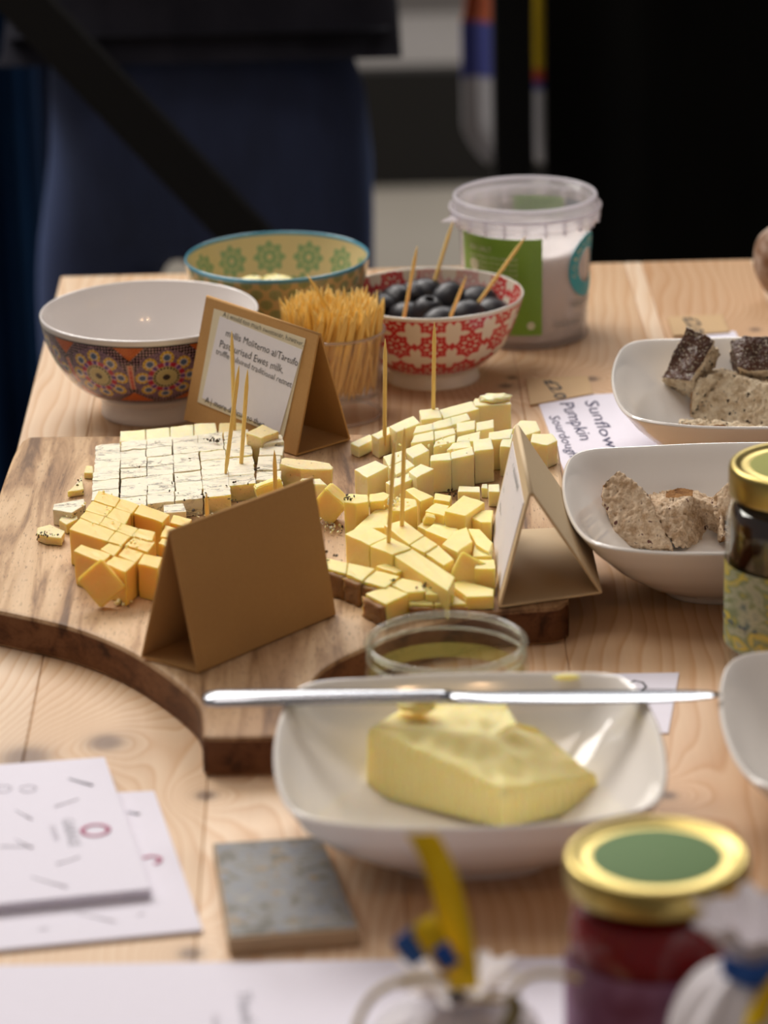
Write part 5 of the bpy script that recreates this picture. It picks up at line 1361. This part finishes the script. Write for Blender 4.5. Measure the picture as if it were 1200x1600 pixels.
for s_ in (-1, 1):
    w0 = Vector((hx + s_ * .14, YP - .19, 1.12)); pts = [((w0.x, w0.y, w0.z), .026), ((w0.x, w0.y - .02, w0.z - .05), (.036, .018)), ((w0.x, w0.y - .03, w0.z - .09), (.038, .016))]; ed = [(0, 1), (1, 2)]
    for f in range(4):
        bx = w0.x + (f - 1.5) * .019; k = len(pts); L_ = (.030, .036, .033, .026)[f]
        pts += [((bx, w0.y - .035, w0.z - .11), .009), ((bx, w0.y - .030, w0.z - .11 - L_), .008), ((bx, w0.y - .018, w0.z - .11 - L_ * 1.8), .007)]; ed += [(2, k), (k, k + 1), (k + 1, k + 2)]
    k = len(pts); pts += [((w0.x - s_ * .035, w0.y - .03, w0.z - .06), .010), ((w0.x - s_ * .045, w0.y - .045, w0.z - .095), .009)]; ed += [(1, k), (k, k + 1)]
    skin_body('hand', pts, ed, skinm, person, 1)
    bm = bmesh.new(); bmesh.ops.create_uvsphere(bm, u_segments=20, v_segments=12, radius=1)
    fx = lx if s_ < 0 else rx
    for v in bm.verts: v.co = Vector((v.co.x * .048, v.co.y * .13 - .04, max(v.co.z, -.6) * .06 + .036)) + Vector((fx, YP, 0))
    mk_bm('shoe', bm, M['black'], person, None, True)
    bm = bmesh.new(); bmesh.ops.create_uvsphere(bm, u_segments=12, v_segments=8, radius=.011)
    for v in bm.verts: v.co += Vector((hx + s_ * .031, YP - .083, 1.585))
    mk_bm('eye', bm, plain('eye', (.05, .04, .03, 1), .2).m, person, None, True)
    bm = bmesh.new(); bmesh.ops.create_uvsphere(bm, u_segments=12, v_segments=8, radius=1)
    for v in bm.verts: v.co = Vector((v.co.x * .010 + s_ * .077, v.co.y * .018, v.co.z * .030 + 1.57)) + Vector((hx, YP, 0))
    mk_bm('ear', bm, skinm, person, None, True)
bm = bmesh.new(); bmesh.ops.create_icosphere(bm, subdivisions=3, radius=1)
for v in bm.verts: v.co = Vector((v.co.x * .088, v.co.y * .10 + .015, v.co.z * .095 + 1.645)) * 1 + Vector((hx, YP, 0)) + noise.noise_vector(v.co * 3) * .008
for v in bm.verts:
    if v.co.y < YP - .04 and v.co.z < 1.66: v.co.y = YP - .04
mk_bm('hair', bm, plain('brown_hair', (.04, .022, .012, 1), .7).m, person, None, True)

# blue cloth at the far left
def drape(name, x0, x1, Y, z0, z1, mat, label, cat, waves=5, amp=.02, n=60, nz=14, th=.002, colf=None, xf=None):
    vs = []; fs = []
    for j in range(nz + 1):
        z = z0 + (z1 - z0) * j / nz
        xa, xb = xf(z) if xf else (x0, x1)
        for k in range(n + 1):
            t = k / n; vs.append((xa + (xb - xa) * t, Y + amp * math.sin(t * waves * 2 * math.pi + .5 * j / nz), z))
    for j in range(nz):
        for k in range(n): a = j * (n + 1) + k; fs.append((a, a + 1, a + n + 2, a + n + 1))
    o = mk(name, vs, fs, mat, None, ((x0 + x1) / 2, Y, z0), True); s_ = o.modifiers.new('solid', 'SOLIDIFY'); s_.thickness = th
    if colf: color_attr(o, np.array([colf(v) for v in vs]))
    return tag(o, label, cat)
bl = fabric('blue_cloth', (.004, .018, .055, 1), (.010, .040, .11, 1), 10)
drape('blue_cloth', at_y(-260, 0, 3.35).x, at_y(52, 0, 3.35).x, 3.35, .005, 1.25, bl, 'dark blue cloth hanging at the far left behind the person', 'cloth', 4, .02)
nv = fabric('navy_cloth', (.006, .008, .018, 1), (.012, .016, .036, 1), 10)
drape('navy_cloth', at_y(-320, 700, 3.65).x, at_y(236, 700, 3.65).x, 3.65, .004, .80, nv, 'dark navy cloth hanging low behind the left side of the table', 'cloth', 6, .02)
# black diagonal strut
YS = 2.80
s0, s1 = at_y(375, 358, YS), at_y(42, 8, YS); dd = (s1 - s0).normalized()
bot = s0 - dd * ((s0.z - .02) / dd.z); topp = s1 + dd * .35
st = thing('support_frame', 'black diagonal strut crossing in front of the dark jeans', 'stand', (bot.x, YS, 0))
bm = bmesh.new(); mid = (bot + topp) / 2; ln = (topp - bot).length
bm_box(bm, mid, (ln, .022, .037), (0, -math.atan2(dd.z, dd.x), 0), .002); mk_bm('strut', bm, M['black'], st)
box_obj('foot', (bot.x - .12, YS - .03, 0), (bot.x + .08, YS + .03, .03), M['black'], st, .003)
# black post, black screen, striped flag
YPst = 3.4
px0, px1 = at_y(771, 130, YPst).x, at_y(834, 130, YPst).x
box_obj('x', (px0, YPst, 0), (px1, YPst + .04, 2.0), M['black'], None, .002)
po = COL.objects['x']; po.name = 'post'; tag(po, 'black upright post in front of the striped flag', 'post')
xs = at_y(854, 200, 3.2).x
drape('black_curtain', xs, xs + .95, 3.2, .004, 1.7, M['blackcloth'], 'black curtain filling the right of the background', 'curtain', 7, .012, 80)
fm = attr_mat('flag_cloth', .8)
YF = 3.52
zA, zB2, zC = at_y(745, 38, YF).z, at_y(745, 118, YF).z, at_y(745, 256, YF).z
zY, zO = at_y(843, 106, YF).z, at_y(843, 126, YF).z; zBl = at_y(843, 142, YF).z
xq = at_y(800, 130, YF).x
def fcol(v):
    x, y, z = v
    if x > xq:
        c = (212, 178, 20) if z > zY else (200, 80, 50) if z > zO else (52, 66, 150) if z > zBl else (205, 203, 206)
    else:
        c = (190, 96, 60) if z > zA else (84, 92, 170) if z > zB2 else (205, 203, 206)
    return lin(*c)[:3]
def xf(z):
    tt = (zA + .25 - z) / (zA + .25 - zC); tt = max(0, min(1, tt))
    if tt < .62: xl_ = lerp(at_y(768, 0, YF), at_y(726, 150, YF), (tt / .62) ** 1.2).x
    elif tt < .88: xl_ = at_y(724, 200, YF).x
    else: xl_ = lerp(at_y(724, 225, YF), at_y(762, 262, YF), ((tt - .88) / .12) ** 2).x
    return xl_, at_y(862, 130, YF).x
drape('striped_flag', at_y(726, 0, YF).x, at_y(858, 0, YF).x, YF, zC, zA + .25, fm, 'yellow, orange, blue and white flag hanging behind the black post', 'flag', 2.0, .006, 60, 90, .0015, fcol, xf)
# rail that carries flag, curtain and cloths
rl = thing('hanging_rail', 'black horizontal rail carrying the cloths, flag and curtain out of frame above', 'rail', (0, 3.45, 0))
box_obj('bar', (-1.0, 3.44, 1.70), (1.35, 3.47, 1.73), M['black'], rl)
for xx in (-.98, 1.33): box_obj('upright', (xx - .015, 3.44, 0), (xx + .015, 3.47, 1.70), M['black'], rl)
